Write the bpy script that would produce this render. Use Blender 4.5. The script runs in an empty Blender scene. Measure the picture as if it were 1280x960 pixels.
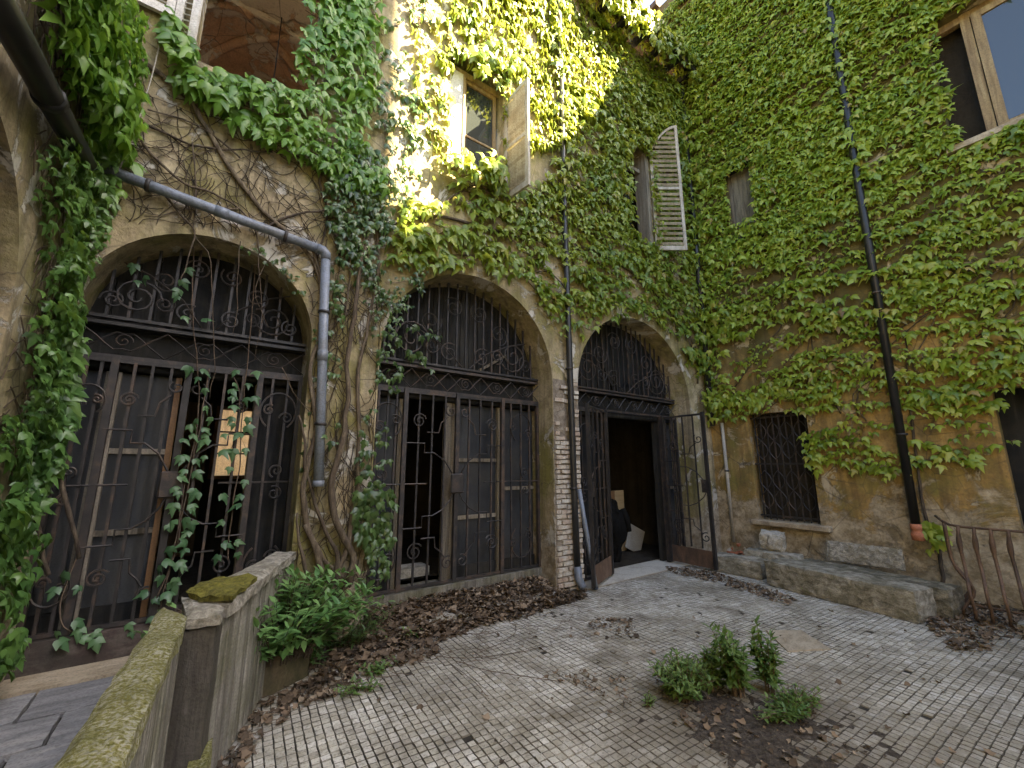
import bpy, bmesh, math, random
import numpy as np
from mathutils import Vector, Matrix, noise
from mathutils.geometry import tessellate_polygon

random.seed(7)
RNG = np.random.default_rng(11)
S = bpy.context.scene
COL = S.collection
PI = math.pi

# ------------------------------------------------------------------ camera
EYE = 1.6
YAW, PIT = math.radians(35.53), math.radians(11.02)
FPX = 520.0 / 1280.0
_f = Vector((math.sin(YAW) * math.cos(PIT), math.cos(YAW) * math.cos(PIT), math.sin(PIT)))
_r = Vector((math.cos(YAW), -math.sin(YAW), 0))
_u = _r.cross(_f)
cam = bpy.data.cameras.new('camera')
cam.sensor_width = 36.0
cam.lens = 36.0 * FPX
cam.clip_start = 0.05
cam.clip_end = 2000
camo = bpy.data.objects.new('camera', cam)
COL.objects.link(camo)
camo.matrix_world = Matrix(((_r.x, _u.x, -_f.x, 0), (_r.y, _u.y, -_f.y, 0), (_r.z, _u.z, -_f.z, EYE), (0, 0, 0, 1)))
S.camera = camo

# ------------------------------------------------------------------ light
SUN = Vector((1.0, -1.0, 1.3)).normalized()
world = bpy.data.worlds.new('World')
S.world = world
world.use_nodes = True
wn = world.node_tree
sky = wn.nodes.new('ShaderNodeTexSky')
sky.sky_type = 'NISHITA'
sky.sun_disc = False
sky.sun_elevation = math.asin(SUN.z)
sky.sun_rotation = math.atan2(SUN.x, SUN.y)
sky.air_density = 1.0
sky.dust_density = 3.0
wn.links.new(sky.outputs[0], wn.nodes['Background'].inputs[0])
wn.nodes['Background'].inputs[1].default_value = 0.05
sl = bpy.data.lights.new('sun', 'SUN')
sl.energy = 5.0
sl.angle = math.radians(0.55)
sl.color = (1.0, 0.83, 0.5)
so = bpy.data.objects.new('sun', sl)
so.rotation_euler = SUN.to_track_quat('Z', 'Y').to_euler()
so.location = (20, -20, 30)
COL.objects.link(so)
S.view_settings.view_transform = 'Standard'
S.view_settings.look = 'None'
S.view_settings.gamma = 1.0
S.view_settings.exposure = 4.0
S.cycles.max_bounces = 8
S.cycles.diffuse_bounces = 3
S.cycles.transparent_max_bounces = 16

# ------------------------------------------------------------------ planes of the courtyard
D = 4.17      # back wall
G = 4.48      # plane of the gates in the arches
P = 4.62      # plane of the wooden doors behind them
XR = 7.54     # right wall
XL = -1.0     # left wall


def ray(x, y):
    return _r * (x - 640) / 520.0 - _u * (y - 480) / 520.0 + _f


def at_y(x, y, Y=D):
    d = ray(x, y); t = Y / d.y
    return Vector((d.x * t, Y, d.z * t + EYE))


def at_x(x, y, X=XR):
    d = ray(x, y); t = X / d.x
    return Vector((X, d.y * t, d.z * t + EYE))


def at_z(x, y, z=0.0):
    d = ray(x, y); t = (z - EYE) / d.z
    return Vector((d.x * t, d.y * t, z))


def proj(p):
    q = Vector(p) - Vector((0, 0, EYE)); z = q.dot(_f)
    if z < 0.05:
        return None
    return 640 + 520 * q.dot(_r) / z, 480 - 520 * q.dot(_u) / z, z


# ------------------------------------------------------------------ object helpers
ORIG = {}


def tag(o, label=None, cat=None, group=None, kind=None):
    for k, v in (('label', label), ('category', cat), ('group', group), ('kind', kind)):
        if v:
            o[k] = v
    return o


def thing(name, label, cat, loc=(0, 0, 0), group=None, kind=None):
    o = bpy.data.objects.new(name, None)
    o.empty_display_size = 0.1
    COL.objects.link(o)
    o.location = loc
    ORIG[o.name] = Vector(loc)
    return tag(o, label, cat, group, kind)


def link(name, me, parent=None, loc=None):
    o = bpy.data.objects.new(name, me)
    COL.objects.link(o)
    if parent is not None:
        o.parent = parent
    if loc is not None:
        o.location = loc
    return o


class MB:
    def __init__(self):
        self.v = []; self.f = []

    def add(self, vs, fs):
        n = len(self.v)
        self.v += [tuple(p) for p in vs]
        self.f += [tuple(i + n for i in f) for f in fs]
        return self

    def box(self, a, b):
        x0, y0, z0 = [min(a[i], b[i]) for i in range(3)]
        x1, y1, z1 = [max(a[i], b[i]) for i in range(3)]
        return self.add([(x0, y0, z0), (x1, y0, z0), (x1, y1, z0), (x0, y1, z0), (x0, y0, z1), (x1, y0, z1), (x1, y1, z1), (x0, y1, z1)],
                        [(0, 3, 2, 1), (4, 5, 6, 7), (0, 1, 5, 4), (1, 2, 6, 5), (2, 3, 7, 6), (3, 0, 4, 7)])

    def obox(self, c, ax, ay, az):
        """oriented box: centre and three half-axis vectors"""
        c = Vector(c); ax = Vector(ax); ay = Vector(ay); az = Vector(az)
        vs = [c + ax * sx + ay * sy + az * sz for sz in (-1, 1) for sx, sy in ((-1, -1), (1, -1), (1, 1), (-1, 1))]
        return self.add(vs, [(0, 3, 2, 1), (4, 5, 6, 7), (0, 1, 5, 4), (1, 2, 6, 5), (2, 3, 7, 6), (3, 0, 4, 7)])

    def bar(self, p, q, w, h=None, up=(0, 0, 1)):
        p = Vector(p); q = Vector(q); d = (q - p)
        L = d.length; d.normalize()
        up = Vector(up)
        if abs(d.dot(up)) > 0.95:
            up = Vector((0, 1, 0))
        s = d.cross(up).normalized(); t = s.cross(d)
        return self.obox((p + q) / 2, d * L / 2, s * w / 2, t * (h or w) / 2)

    def tube(self, pts, r, n=6, cap=True):
        pts = [Vector(p) for p in pts]
        m = len(pts)
        rr = r if hasattr(r, '__len__') else [r] * m
        vs = []; fs = []
        nrm = None
        for i in range(m):
            d = pts[min(i + 1, m - 1)] - pts[max(i - 1, 0)]
            if d.length < 1e-9:
                d = Vector((0, 0, 1))
            d.normalize()
            if nrm is None:
                a = Vector((0, 0, 1)) if abs(d.z) < 0.9 else Vector((1, 0, 0))
                nrm = d.cross(a).normalized()
            else:
                nrm = (nrm - d * nrm.dot(d))
                nrm = nrm.normalized() if nrm.length > 1e-6 else d.orthogonal().normalized()
            b = d.cross(nrm)
            for k in range(n):
                a = 2 * PI * k / n
                vs.append(pts[i] + (nrm * math.cos(a) + b * math.sin(a)) * rr[i])
        for i in range(m - 1):
            for k in range(n):
                k2 = (k + 1) % n
                fs.append((i * n + k, i * n + k2, (i + 1) * n + k2, (i + 1) * n + k))
        if cap:
            fs.append(tuple(range(n - 1, -1, -1)))
            fs.append(tuple((m - 1) * n + k for k in range(n)))
        return self.add(vs, fs)

    def prism(self, poly, to3, d0, d1):
        """polygon in 2D, to3(s, z, depth) -> point; closed prism between two depths"""
        n = len(poly)
        tri = tessellate_polygon([[Vector((a, b, 0)) for a, b in poly]])
        vs = [to3(a, b, d0) for a, b in poly] + [to3(a, b, d1) for a, b in poly]
        fs = [tuple(t) for t in tri] + [tuple(i + n for i in reversed(t)) for t in tri]
        fs += [(i, i + n, (i + 1) % n + n, (i + 1) % n) for i in range(n)]
        return self.add(vs, fs)

    def mesh(self, name, m=None, smooth=False, origin=None):
        me = bpy.data.meshes.new(name)
        v = self.v
        if origin is not None:
            v = [(p[0] - origin[0], p[1] - origin[1], p[2] - origin[2]) for p in v]
        me.from_pydata(v, [], self.f)
        bm = bmesh.new(); bm.from_mesh(me)
        bmesh.ops.recalc_face_normals(bm, faces=bm.faces)
        bm.to_mesh(me); bm.free()
        if smooth:
            me.polygons.foreach_set('use_smooth', [True] * len(me.polygons))
        if m:
            me.materials.append(m)
        me.update()
        return me

    def build(self, name, m, parent=None, smooth=False, bevel=0.0):
        org = None
        if parent is not None:
            org = ORIG.get(parent.name)
        me = self.mesh(name, m, smooth, org)
        if bevel:
            bm = bmesh.new(); bm.from_mesh(me)
            bmesh.ops.bevel(bm, geom=list(bm.edges), offset=bevel, segments=1, affect='EDGES', clamp_overlap=True)
            bm.to_mesh(me); bm.free()
        o = link(name, me, parent)
        ORIG[o.name] = org if org is not None else Vector((0, 0, 0))
        return o


def rough_block(name, m, parent, c, size, rot=0.0, tilt=(0, 0), seed=0, amp=0.02, cuts=None, taper=0.0):
    """a weathered stone block: subdivided box with rounded edges, displaced by noise"""
    bm = bmesh.new()
    bmesh.ops.create_cube(bm, size=1.0)
    nx = [max(1, min(22, int(s / 0.05))) for s in size]
    for ax in range(3):
        es = [e for e in bm.edges if abs((e.verts[0].co - e.verts[1].co)[ax]) > 1e-4]
        if nx[ax] > 1:
            bmesh.ops.subdivide_edges(bm, edges=es, cuts=nx[ax] - 1, use_grid_fill=True)
    R = Matrix.Rotation(rot, 3, 'Z') @ Matrix.Rotation(tilt[0], 3, 'X') @ Matrix.Rotation(tilt[1], 3, 'Y')
    org = ORIG.get(parent.name, Vector((0, 0, 0))) if parent is not None else Vector((0, 0, 0))
    for v in bm.verts:
        p = Vector((v.co.x * size[0], v.co.y * size[1], v.co.z * size[2]))
        k = sum(1 for i in range(3) if abs(abs(v.co[i]) - 0.5) < 1e-3)
        if k >= 2:
            for i in range(3):
                if abs(abs(v.co[i]) - 0.5) < 1e-3:
                    p[i] -= math.copysign(amp * (0.15 + 0.75 * random.random()), v.co[i])
        q = p * 4 + Vector((seed * 7.3, seed * 3.1, seed))
        p += noise.noise_vector(q) * amp * .7 + noise.noise_vector(q * 3.3) * amp * 0.5 + noise.noise_vector(q * 8) * amp * .28
        p.x *= 1 - taper * v.co.z
        v.co = R @ p + Vector(c) - org
    me = bpy.data.meshes.new(name)
    bm.to_mesh(me); bm.free()
    me.materials.append(m)
    o = link(name, me, parent)
    ORIG[o.name] = org
    return o


# ------------------------------------------------------------------ materials
def nt(name):
    m = bpy.data.materials.new(name)
    m.use_nodes = True
    t = m.node_tree
    return m, t, t.nodes['Principled BSDF']


class N:
    """short hand for building node trees"""
    def __init__(self, t):
        self.t = t

    def new(self, kind, **kw):
        n = self.t.nodes.new(kind)
        for k, v in kw.items():
            setattr(n, k, v)
        return n

    def set(self, sock, v):
        if hasattr(v, 'is_output') or isinstance(v, bpy.types.NodeSocket):
            self.t.links.new(v, sock)
        else:
            sock.default_value = v

    def pos(self, scale=(1, 1, 1), local=False):
        if local:
            o = self.new('ShaderNodeTexCoord').outputs['Object']
        else:
            o = self.new('ShaderNodeNewGeometry').outputs['Position']
        mp = self.new('ShaderNodeMapping')
        mp.inputs['Scale'].default_value = scale
        self.t.links.new(o, mp.inputs['Vector'])
        return mp.outputs[0]

    def noise(self, vec, scale=5, detail=4, rough=0.55, dist=0.0):
        n = self.new('ShaderNodeTexNoise')
        self.t.links.new(vec, n.inputs['Vector'])
        n.inputs['Scale'].default_value = scale
        n.inputs['Detail'].default_value = detail
        n.inputs['Roughness'].default_value = rough
        n.inputs['Distortion'].default_value = dist
        return n.outputs['Fac']

    def ramp(self, fac, stops, interp='LINEAR'):
        r = self.new('ShaderNodeValToRGB')
        r.color_ramp.interpolation = interp
        e = r.color_ramp.elements
        while len(e) < len(stops):
            e.new(0.5)
        for i, (p, c) in enumerate(stops):
            e[i].position = p
            e[i].color = (c, c, c, 1) if not hasattr(c, '__len__') else (*c, 1)
        self.t.links.new(fac, r.inputs[0])
        return r.outputs[0]

    def mix(self, fac, a, b, mode='MIX'):
        n = self.new('ShaderNodeMix', data_type='RGBA', blend_type=mode)
        self.set(n.inputs['Factor'], fac)
        for s, v in ((n.inputs[6], a), (n.inputs[7], b)):
            if hasattr(v, '__len__') and not isinstance(v, bpy.types.NodeSocket):
                v = (*v, 1) if len(v) == 3 else v
            self.set(s, v)
        return n.outputs[2]

    def math(self, op, a, b=0.0):
        n = self.new('ShaderNodeMath', operation=op)
        self.set(n.inputs[0], a); self.set(n.inputs[1], b)
        return n.outputs[0]

    def bump(self, h, strength=0.3, dist=0.02, normal=None):
        b = self.new('ShaderNodeBump')
        b.inputs['Strength'].default_value = strength
        b.inputs['Distance'].default_value = dist
        self.t.links.new(h, b.inputs['Height'])
        if normal is not None:
            self.t.links.new(normal, b.inputs['Normal'])
        return b.outputs[0]


def plaster(name, c1, c2, c3, under, under_amt=0.5, low=None, low_z=1.0, moss=None, moss_amt=0.45, streak=0.5, algae_shade=None):
    m, t, b = nt(name)
    n = N(t)
    p = n.pos()
    big = n.noise(p, 0.9, 6, 0.6, 0.3)
    mid = n.noise(p, 4.5, 7, 0.65, 0.4)
    fine = n.noise(p, 38, 5, 0.6)
    col = n.ramp(big, [(0.3, c1), (0.52, c2), (0.72, c3)])
    col = n.mix(n.ramp(mid, [(0.42, 0.0), (0.62, 1.0)]), col, c1)
    if moss:
        mm = n.noise(n.pos((1.0, 1.0, 0.7)), 1.7, 6, 0.65)
        col = n.mix(n.ramp(mm, [(1 - moss_amt - 0.1, 0.0), (1 - moss_amt + 0.08, 1.0)]), col, moss)
    if algae_shade:
        sa_ = n.new('ShaderNodeSeparateXYZ')
        t.links.new(n.new('ShaderNodeNewGeometry').outputs['Position'], sa_.inputs[0])
        za = n.math('ADD', n.math('DIVIDE', sa_.outputs[2], 8.0), n.math('MULTIPLY', n.math('SUBTRACT', n.noise(p, 1.4, 8, 0.7, 0.5), 0.5), 0.9))
        col = n.mix(n.ramp(za, [(0.3, 0.0), (0.5, 0.85)]), col, algae_shade)
    st = n.noise(n.pos((7, 7, 0.55)), 1.0, 6, 0.6, 0.5)
    col = n.mix(n.math('MULTIPLY', n.ramp(st, [(0.44, 0.0), (0.68, 1.0)]), streak), col, (c1[0] * 0.28, c1[1] * 0.27, c1[2] * 0.3), 'MIX')
    pk = n.noise(p, 2.3, 9, 0.68, 0.6)
    pf = n.ramp(pk, [(1 - under_amt - 0.02, 0.0), (1 - under_amt + 0.015, 1.0)])
    col = n.mix(pf, col, n.mix(fine, under, (under[0] * 0.6, under[1] * 0.58, under[2] * 0.55)))
    h = n.math('SUBTRACT', n.math('ADD', n.math('MULTIPLY', mid, 0.6), n.math('MULTIPLY', fine, 0.25)), n.math('MULTIPLY', pf, 0.5))
    if low:
        sep = n.new('ShaderNodeSeparateXYZ')
        t.links.new(n.new('ShaderNodeNewGeometry').outputs['Position'], sep.inputs[0])
        zz = n.math('ADD', sep.outputs[2], n.math('MULTIPLY', n.math('SUBTRACT', n.noise(p, 1.9, 8, 0.7, 0.5), 0.5), 2.6))
        lf = n.ramp(n.math('DIVIDE', zz, low_z * 2), [(0.42, 1.0), (0.52, 0.0)])
        lowc = n.mix(n.ramp(n.noise(p, 6, 8, 0.7), [(0.35, 0.0), (0.6, 1.0)]), low, (low[0] * 0.42, low[1] * 0.38, low[2] * 0.3))
        col = n.mix(lf, col, lowc)
        h = n.math('SUBTRACT', h, n.math('MULTIPLY', lf, 0.35))
    # peeling edges and fine cracks
    vo = n.new('ShaderNodeTexVoronoi', feature='DISTANCE_TO_EDGE')
    wv = n.mix(0.16, p, n.new('ShaderNodeTexNoise').outputs['Color'], 'ADD')
    t.links.new(wv, vo.inputs['Vector'])
    vo.inputs['Scale'].default_value = 2.1
    ck = n.ramp(vo.outputs['Distance'], [(0.0, 1.0), (0.016, 0.0)])
    col = n.mix(n.math('MULTIPLY', ck, n.ramp(big, [(0.4, 0.0), (0.6, 0.8)])), col, (0.05, 0.04, 0.03))
    col = n.mix(n.ramp(fine, [(0.3, 0.35), (0.55, 0.0)]), col, (0.06, 0.05, 0.035))
    t.links.new(col, b.inputs['Base Color'])
    b.inputs['Roughness'].default_value = 0.9
    t.links.new(n.bump(h, 0.75, 0.035), b.inputs['Normal'])
    return m


def grained(name, stops, scale=(6, 6, 6), rough=0.8, bump=0.3, detail=6, spec=0.4, grime=None, local=False, dist=0.006, metal=0.0):
    """one noise-driven colour plus grime; scale stretches the grain"""
    m, t, b = nt(name)
    n = N(t)
    p = n.pos(scale, local)
    oi = n.new('ShaderNodeObjectInfo').outputs['Random']
    a = n.noise(p, 1.0, detail, 0.62, 0.4)
    f = n.math('ADD', a, n.math('MULTIPLY', n.math('SUBTRACT', oi, 0.5), 0.22))
    col = n.ramp(f, stops)
    if grime:
        g = n.noise(n.pos((1, 1, 1)), 3.2, 7, 0.68, 0.4)
        col = n.mix(n.ramp(g, [(0.44, 0.0), (0.62, grime[3])]), col, grime[:3])
    fn = n.noise(n.pos((1, 1, 1)), 70, 3)
    col = n.mix(n.ramp(fn, [(0.35, 0.3), (0.55, 0.0)]), col, (0.02, 0.018, 0.015))
    t.links.new(col, b.inputs['Base Color'])
    b.inputs['Roughness'].default_value = rough
    b.inputs['Specular IOR Level'].default_value = spec
    b.inputs['Metallic'].default_value = metal
    t.links.new(n.bump(n.math('ADD', a, n.math('MULTIPLY', fn, 0.3)), bump, dist), b.inputs['Normal'])
    return m


def leafmat(name, stops, rough=0.42, trans=0.35, tcol=(0.35, 0.55, 0.05), spec=0.5, veins=True):
    m, t, b = nt(name)
    n = N(t)
    at = n.new('ShaderNodeAttribute', attribute_name='rnd')
    oi = n.new('ShaderNodeObjectInfo').outputs['Random']
    r = n.math('FRACT', n.math('ADD', at.outputs['Fac'], oi))
    col = n.ramp(r, stops)
    big = n.noise(n.pos(), 0.8, 3)
    col = n.mix(n.ramp(big, [(0.4, 0.0), (0.62, 0.5)]), col, stops[min(2, len(stops) - 1)][1])
    t.links.new(col, b.inputs['Base Color'])
    b.inputs['Roughness'].default_value = rough
    b.inputs['Specular IOR Level'].default_value = spec
    tr = n.new('ShaderNodeBsdfTranslucent')
    t.links.new(n.mix(0.55, col, tcol), tr.inputs['Color'])
    mx = n.new('ShaderNodeMixShader')
    mx.inputs[0].default_value = trans
    out = t.nodes['Material Output']
    t.links.new(b.outputs[0], mx.inputs[1]); t.links.new(tr.outputs[0], mx.inputs[2])
    t.links.new(mx.outputs[0], out.inputs['Surface'])
    return m


M = {}
M['back_plaster'] = plaster('back plaster', (0.28, 0.225, 0.13), (0.45, 0.37, 0.23), (0.54, 0.48, 0.35), (0.62, 0.59, 0.52), 0.42,
                            low=(0.44, 0.38, 0.29), low_z=0.8, moss=(0.2, 0.18, 0.05), moss_amt=0.46, streak=0.75)
M['right_plaster'] = plaster('right plaster', (0.26, 0.16, 0.05), (0.42, 0.27, 0.085), (0.46, 0.34, 0.15), (0.6, 0.5, 0.34), 0.41,
                             low=(0.48, 0.4, 0.28), low_z=1.15, moss=(0.2, 0.17, 0.04), moss_amt=0.42, streak=0.65, algae_shade=(0.085, 0.078, 0.022))  # algae higher up, darkened to paint in shade between the ivy leaves
M['loggia_plaster'] = plaster('loggia plaster', (0.5, 0.29, 0.16), (0.58, 0.36, 0.21), (0.6, 0.4, 0.26), (0.8, 0.68, 0.54), 0.5, streak=0.2)
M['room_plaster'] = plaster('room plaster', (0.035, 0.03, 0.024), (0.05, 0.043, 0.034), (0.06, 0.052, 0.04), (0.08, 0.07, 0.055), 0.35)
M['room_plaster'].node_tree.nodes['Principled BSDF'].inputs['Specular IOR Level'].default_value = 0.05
M['far_plaster'] = plaster('far plaster', (0.6, 0.4, 0.18), (0.66, 0.46, 0.23), (0.7, 0.5, 0.27), (0.7, 0.56, 0.36), 0.35)
M['iron'] = grained('wrought iron', [(0.3, (0.018, 0.017, 0.017)), (0.52, (0.036, 0.032, 0.031)), (0.72, (0.085, 0.058, 0.043))], (9, 9, 9), 0.5, 0.3, spec=0.35)
M['rust'] = grained('rusty sheet', [(0.3, (0.06, 0.04, 0.03)), (0.55, (0.14, 0.085, 0.055)), (0.75, (0.24, 0.16, 0.11))], (6, 6, 4), 0.8, 0.3)
M['dark_wood'] = grained('dark painted wood', [(0.3, (0.008, 0.009, 0.010)), (0.55, (0.019, 0.02, 0.021)), (0.75, (0.048, 0.047, 0.044))], (18, 18, 1.6), 0.8, 0.5, spec=0.15, grime=(0.04, 0.036, 0.028, 0.5))
M['pale_wood'] = grained('bare weathered wood', [(0.3, (0.085, 0.07, 0.05)), (0.52, (0.19, 0.165, 0.125)), (0.75, (0.29, 0.255, 0.2))], (25, 25, 1.5), 0.8, 0.4)
M['shutter_wood'] = grained('shutter wood', [(0.3, (0.28, 0.24, 0.19)), (0.55, (0.46, 0.42, 0.35)), (0.75, (0.56, 0.53, 0.46))], (20, 20, 3), 0.75, 0.3, grime=(0.24, 0.19, 0.12, 0.5))
M['white_wood'] = grained('white shutter paint', [(0.3, (0.55, 0.54, 0.52)), (0.6, (0.74, 0.73, 0.7))], (12, 12, 2), 0.6, 0.2, grime=(0.35, 0.32, 0.26, 0.5))
M['window_wood'] = grained('window wood', [(0.3, (0.16, 0.1, 0.045)), (0.55, (0.3, 0.21, 0.1)), (0.75, (0.4, 0.32, 0.18))], (22, 22, 2), 0.7, 0.3)
M['warm_wood'] = grained('varnished wood', [(0.3, (0.1, 0.05, 0.02)), (0.6, (0.19, 0.1, 0.042))], (20, 20, 1.5), 0.5, 0.2)
M['dusty_pane'] = grained('dusty dark glass', [(0.3, (0.015, 0.018, 0.022)), (0.55, (0.032, 0.036, 0.042)), (0.75, (0.07, 0.073, 0.076))], (3, 3, 1.2), 0.42, 0.05, spec=0.25, grime=(0.065, 0.06, 0.05, 0.35))
M['stone'] = grained('weathered stone', [(0.34, (0.09, 0.08, 0.055)), (0.5, (0.25, 0.225, 0.17)), (0.66, (0.42, 0.39, 0.32))], (9, 9, 14), 0.92, 1.0, 9, grime=(0.11, 0.1, 0.06, 0.5), dist=0.02)
M['pale_stone'] = grained('pale stone', [(0.34, (0.19, 0.175, 0.14)), (0.5, (0.36, 0.335, 0.28)), (0.66, (0.5, 0.47, 0.41))], (16, 16, 20), 0.9, 1.0, 9, grime=(0.16, 0.14, 0.09, 0.5), dist=0.02)
M['sill_stone'] = grained('sill stone', [(0.3, (0.26, 0.2, 0.13)), (0.55, (0.42, 0.35, 0.25)), (0.75, (0.5, 0.44, 0.34))], (5, 5, 9), 0.9, 0.5)
M['concrete'] = grained('old concrete', [(0.28, (0.09, 0.08, 0.065)), (0.5, (0.2, 0.185, 0.155)), (0.72, (0.33, 0.31, 0.26))], (26, 26, 1.3), 0.95, 0.9, grime=(0.1, 0.1, 0.045, 0.6), dist=0.015)
M['dirty_concrete'] = grained('stained concrete', [(0.3, (0.05, 0.042, 0.034)), (0.55, (0.1, 0.088, 0.07)), (0.75, (0.19, 0.17, 0.14))], (20, 20, 1.6), 0.95, 0.9, grime=(0.05, 0.045, 0.03, 0.7), dist=0.015)
M['moss_coping'] = grained('mossy coping', [(0.34, (0.05, 0.05, 0.012)), (0.46, (0.2, 0.19, 0.045)), (0.56, (0.33, 0.31, 0.12)), (0.64, (0.5, 0.48, 0.36))], (75, 75, 75), 0.95, 1.0, 10, grime=(0.15, 0.15, 0.03, 0.6), dist=0.03)
M['moss'] = grained('thick moss', [(0.3, (0.09, 0.085, 0.012)), (0.6, (0.2, 0.18, 0.03))], (30, 30, 30), 1.0, 1.0, dist=0.03)
M['brick'] = grained('old brick', [(0.25, (0.26, 0.19, 0.15)), (0.42, (0.38, 0.29, 0.22)), (0.56, (0.44, 0.39, 0.32)), (0.8, (0.5, 0.47, 0.41))], (9, 9, 9), 0.92, 0.9, grime=(0.5, 0.48, 0.42, 0.8), dist=0.015)
M['mortar'] = grained('crumbling mortar', [(0.3, (0.16, 0.13, 0.1)), (0.6, (0.3, 0.26, 0.2))], (14, 14, 14), 0.95, 0.8, dist=0.02)
M['pipe_grey'] = grained('grey pipe', [(0.3, (0.12, 0.14, 0.175)), (0.6, (0.2, 0.23, 0.285))], (9, 9, 2), 0.42, 0.08, grime=(0.12, 0.12, 0.11, 0.5))
M['pipe_dark'] = grained('dark iron pipe', [(0.3, (0.008, 0.008, 0.009)), (0.6, (0.022, 0.022, 0.022))], (8, 8, 1.5), 0.4, 0.1)
M['pipe_pale'] = grained('pale pipe', [(0.3, (0.3, 0.27, 0.22)), (0.6, (0.45, 0.42, 0.36))], (8, 8, 1.5), 0.7, 0.2)
M['terracotta'] = grained('terracotta', [(0.3, (0.3, 0.1, 0.05)), (0.6, (0.45, 0.17, 0.09))], (10, 10, 10), 0.8, 0.2)
M['bark'] = grained('vine bark', [(0.3, (0.035, 0.025, 0.018)), (0.55, (0.1, 0.075, 0.05)), (0.75, (0.19, 0.15, 0.1))], (30, 30, 6), 0.95, 0.8, dist=0.01)
M['twig'] = grained('dry twig', [(0.3, (0.05, 0.035, 0.025)), (0.6, (0.14, 0.1, 0.07))], (20, 20, 20), 0.9, 0.2)
M['soil'] = grained('dark soil', [(0.3, (0.035, 0.027, 0.02)), (0.52, (0.085, 0.068, 0.052)), (0.7, (0.19, 0.165, 0.13))], (30, 30, 30), 1.0, 1.0, 8, dist=0.03)
M['mortar_bed'] = grained('dirty joints', [(0.3, (0.016, 0.014, 0.011)), (0.6, (0.045, 0.04, 0.032))], (12, 12, 12), 1.0, 0.8)
M['slate'] = grained('grey slate', [(0.3, (0.13, 0.13, 0.135)), (0.55, (0.22, 0.22, 0.225)), (0.75, (0.3, 0.29, 0.28))], (4, 16, 4), 0.85, 0.6, dist=0.015)
M['sand_strip'] = grained('sandy stone', [(0.3, (0.26, 0.21, 0.14)), (0.6, (0.4, 0.34, 0.25))], (6, 12, 6), 0.95, 0.6, dist=0.015)
M['plinth'] = grained('dark red plinth', [(0.3, (0.03, 0.024, 0.022)), (0.55, (0.06, 0.042, 0.037)), (0.75, (0.12, 0.1, 0.085))], (4, 4, 9), 0.92, 0.6, grime=(0.04, 0.038, 0.03, 0.6))
M['floor_dust'] = grained('dusty floor', [(0.3, (0.34, 0.31, 0.26)), (0.6, (0.5, 0.47, 0.4))], (4, 4, 4), 0.9, 0.3)
M['card'] = grained('plywood', [(0.3, (0.3, 0.2, 0.09)), (0.6, (0.42, 0.3, 0.15))], (3, 3, 20), 0.8, 0.1)
M['paper'] = grained('grey board', [(0.3, (0.34, 0.32, 0.28)), (0.6, (0.45, 0.43, 0.38))], (3, 3, 3), 0.8, 0.1)
M['black_cloth'] = grained('black cloth', [(0.3, (0.004, 0.004, 0.004)), (0.6, (0.009, 0.009, 0.009))], (20, 20, 20), 0.98, 0.4, spec=0.05)
M['roof'] = grained('roof tile', [(0.3, (0.05, 0.035, 0.025)), (0.6, (0.11, 0.075, 0.05))], (8, 8, 8), 0.9, 0.5)
M['terra_box'] = grained('clay planter', [(0.28, (0.06, 0.05, 0.03)), (0.5, (0.13, 0.1, 0.06)), (0.72, (0.2, 0.165, 0.11))], (12, 12, 4), 0.95, 0.7, grime=(0.06, 0.062, 0.02, 0.6))
M['ground'] = grained('packed earth', [(0.3, (0.1, 0.085, 0.06)), (0.6, (0.2, 0.17, 0.13))], (2, 2, 2), 1.0, 0.6)

m, t, b = nt('window glass')
b.inputs['Base Color'].default_value = (0.03, 0.035, 0.035, 1)
b.inputs['Roughness'].default_value = 0.03
b.inputs['Specular IOR Level'].default_value = 1.0
n_ = N(t)
t.links.new(n_.bump(n_.noise(n_.pos(), 2.5, 2), 0.06, 0.02), b.inputs['Normal'])
M['glass'] = m

# tiles: pale mosaic, weathered in large patches
m, t, b = nt('mosaic tile')
n_ = N(t)
at = n_.new('ShaderNodeAttribute', attribute_name='rnd').outputs['Fac']
oi = n_.new('ShaderNodeObjectInfo').outputs['Random']
rr = n_.math('FRACT', n_.math('ADD', at, oi))
col = n_.ramp(rr, [(0.0, (0.36, 0.335, 0.27)), (0.3, (0.45, 0.425, 0.36)), (0.75, (0.51, 0.485, 0.42)), (1.0, (0.6, 0.575, 0.52))])
pz = n_.noise(n_.pos(), 0.85, 7, 0.62, 0.4)
col = n_.mix(n_.ramp(pz, [(0.46, 0.0), (0.66, 0.75)]), col, (0.2, 0.175, 0.125))
pz2 = n_.noise(n_.pos(), 2.4, 8, 0.7, 0.6)
col = n_.mix(n_.ramp(pz2, [(0.47, 0.0), (0.66, 0.75)]), col, (0.12, 0.1, 0.07))
vd_ = n_.new('ShaderNodeVectorMath', operation='DISTANCE')
t.links.new(n_.pos((1, 1, 0)), vd_.inputs[0]); vd_.inputs[1].default_value = (2.95, 1.55, 0)
dd = n_.math('ADD', vd_.outputs['Value'], n_.math('MULTIPLY', n_.math('SUBTRACT', n_.noise(n_.pos(), 3.0, 7, 0.7), 0.5), 1.6))
col = n_.mix(n_.ramp(n_.math('DIVIDE', dd, 2.0), [(0.2, 0.85), (0.62, 0.0)]), col, (0.13, 0.11, 0.08))
sp = n_.noise(n_.pos(), 60, 4, 0.7)
col = n_.mix(n_.ramp(sp, [(0.36, 0.6), (0.5, 0.0)]), col, (0.1, 0.085, 0.06))
gn_ = n_.new('ShaderNodeSeparateXYZ')
t.links.new(n_.new('ShaderNodeNewGeometry').outputs['True Normal'], gn_.inputs[0])
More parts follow.
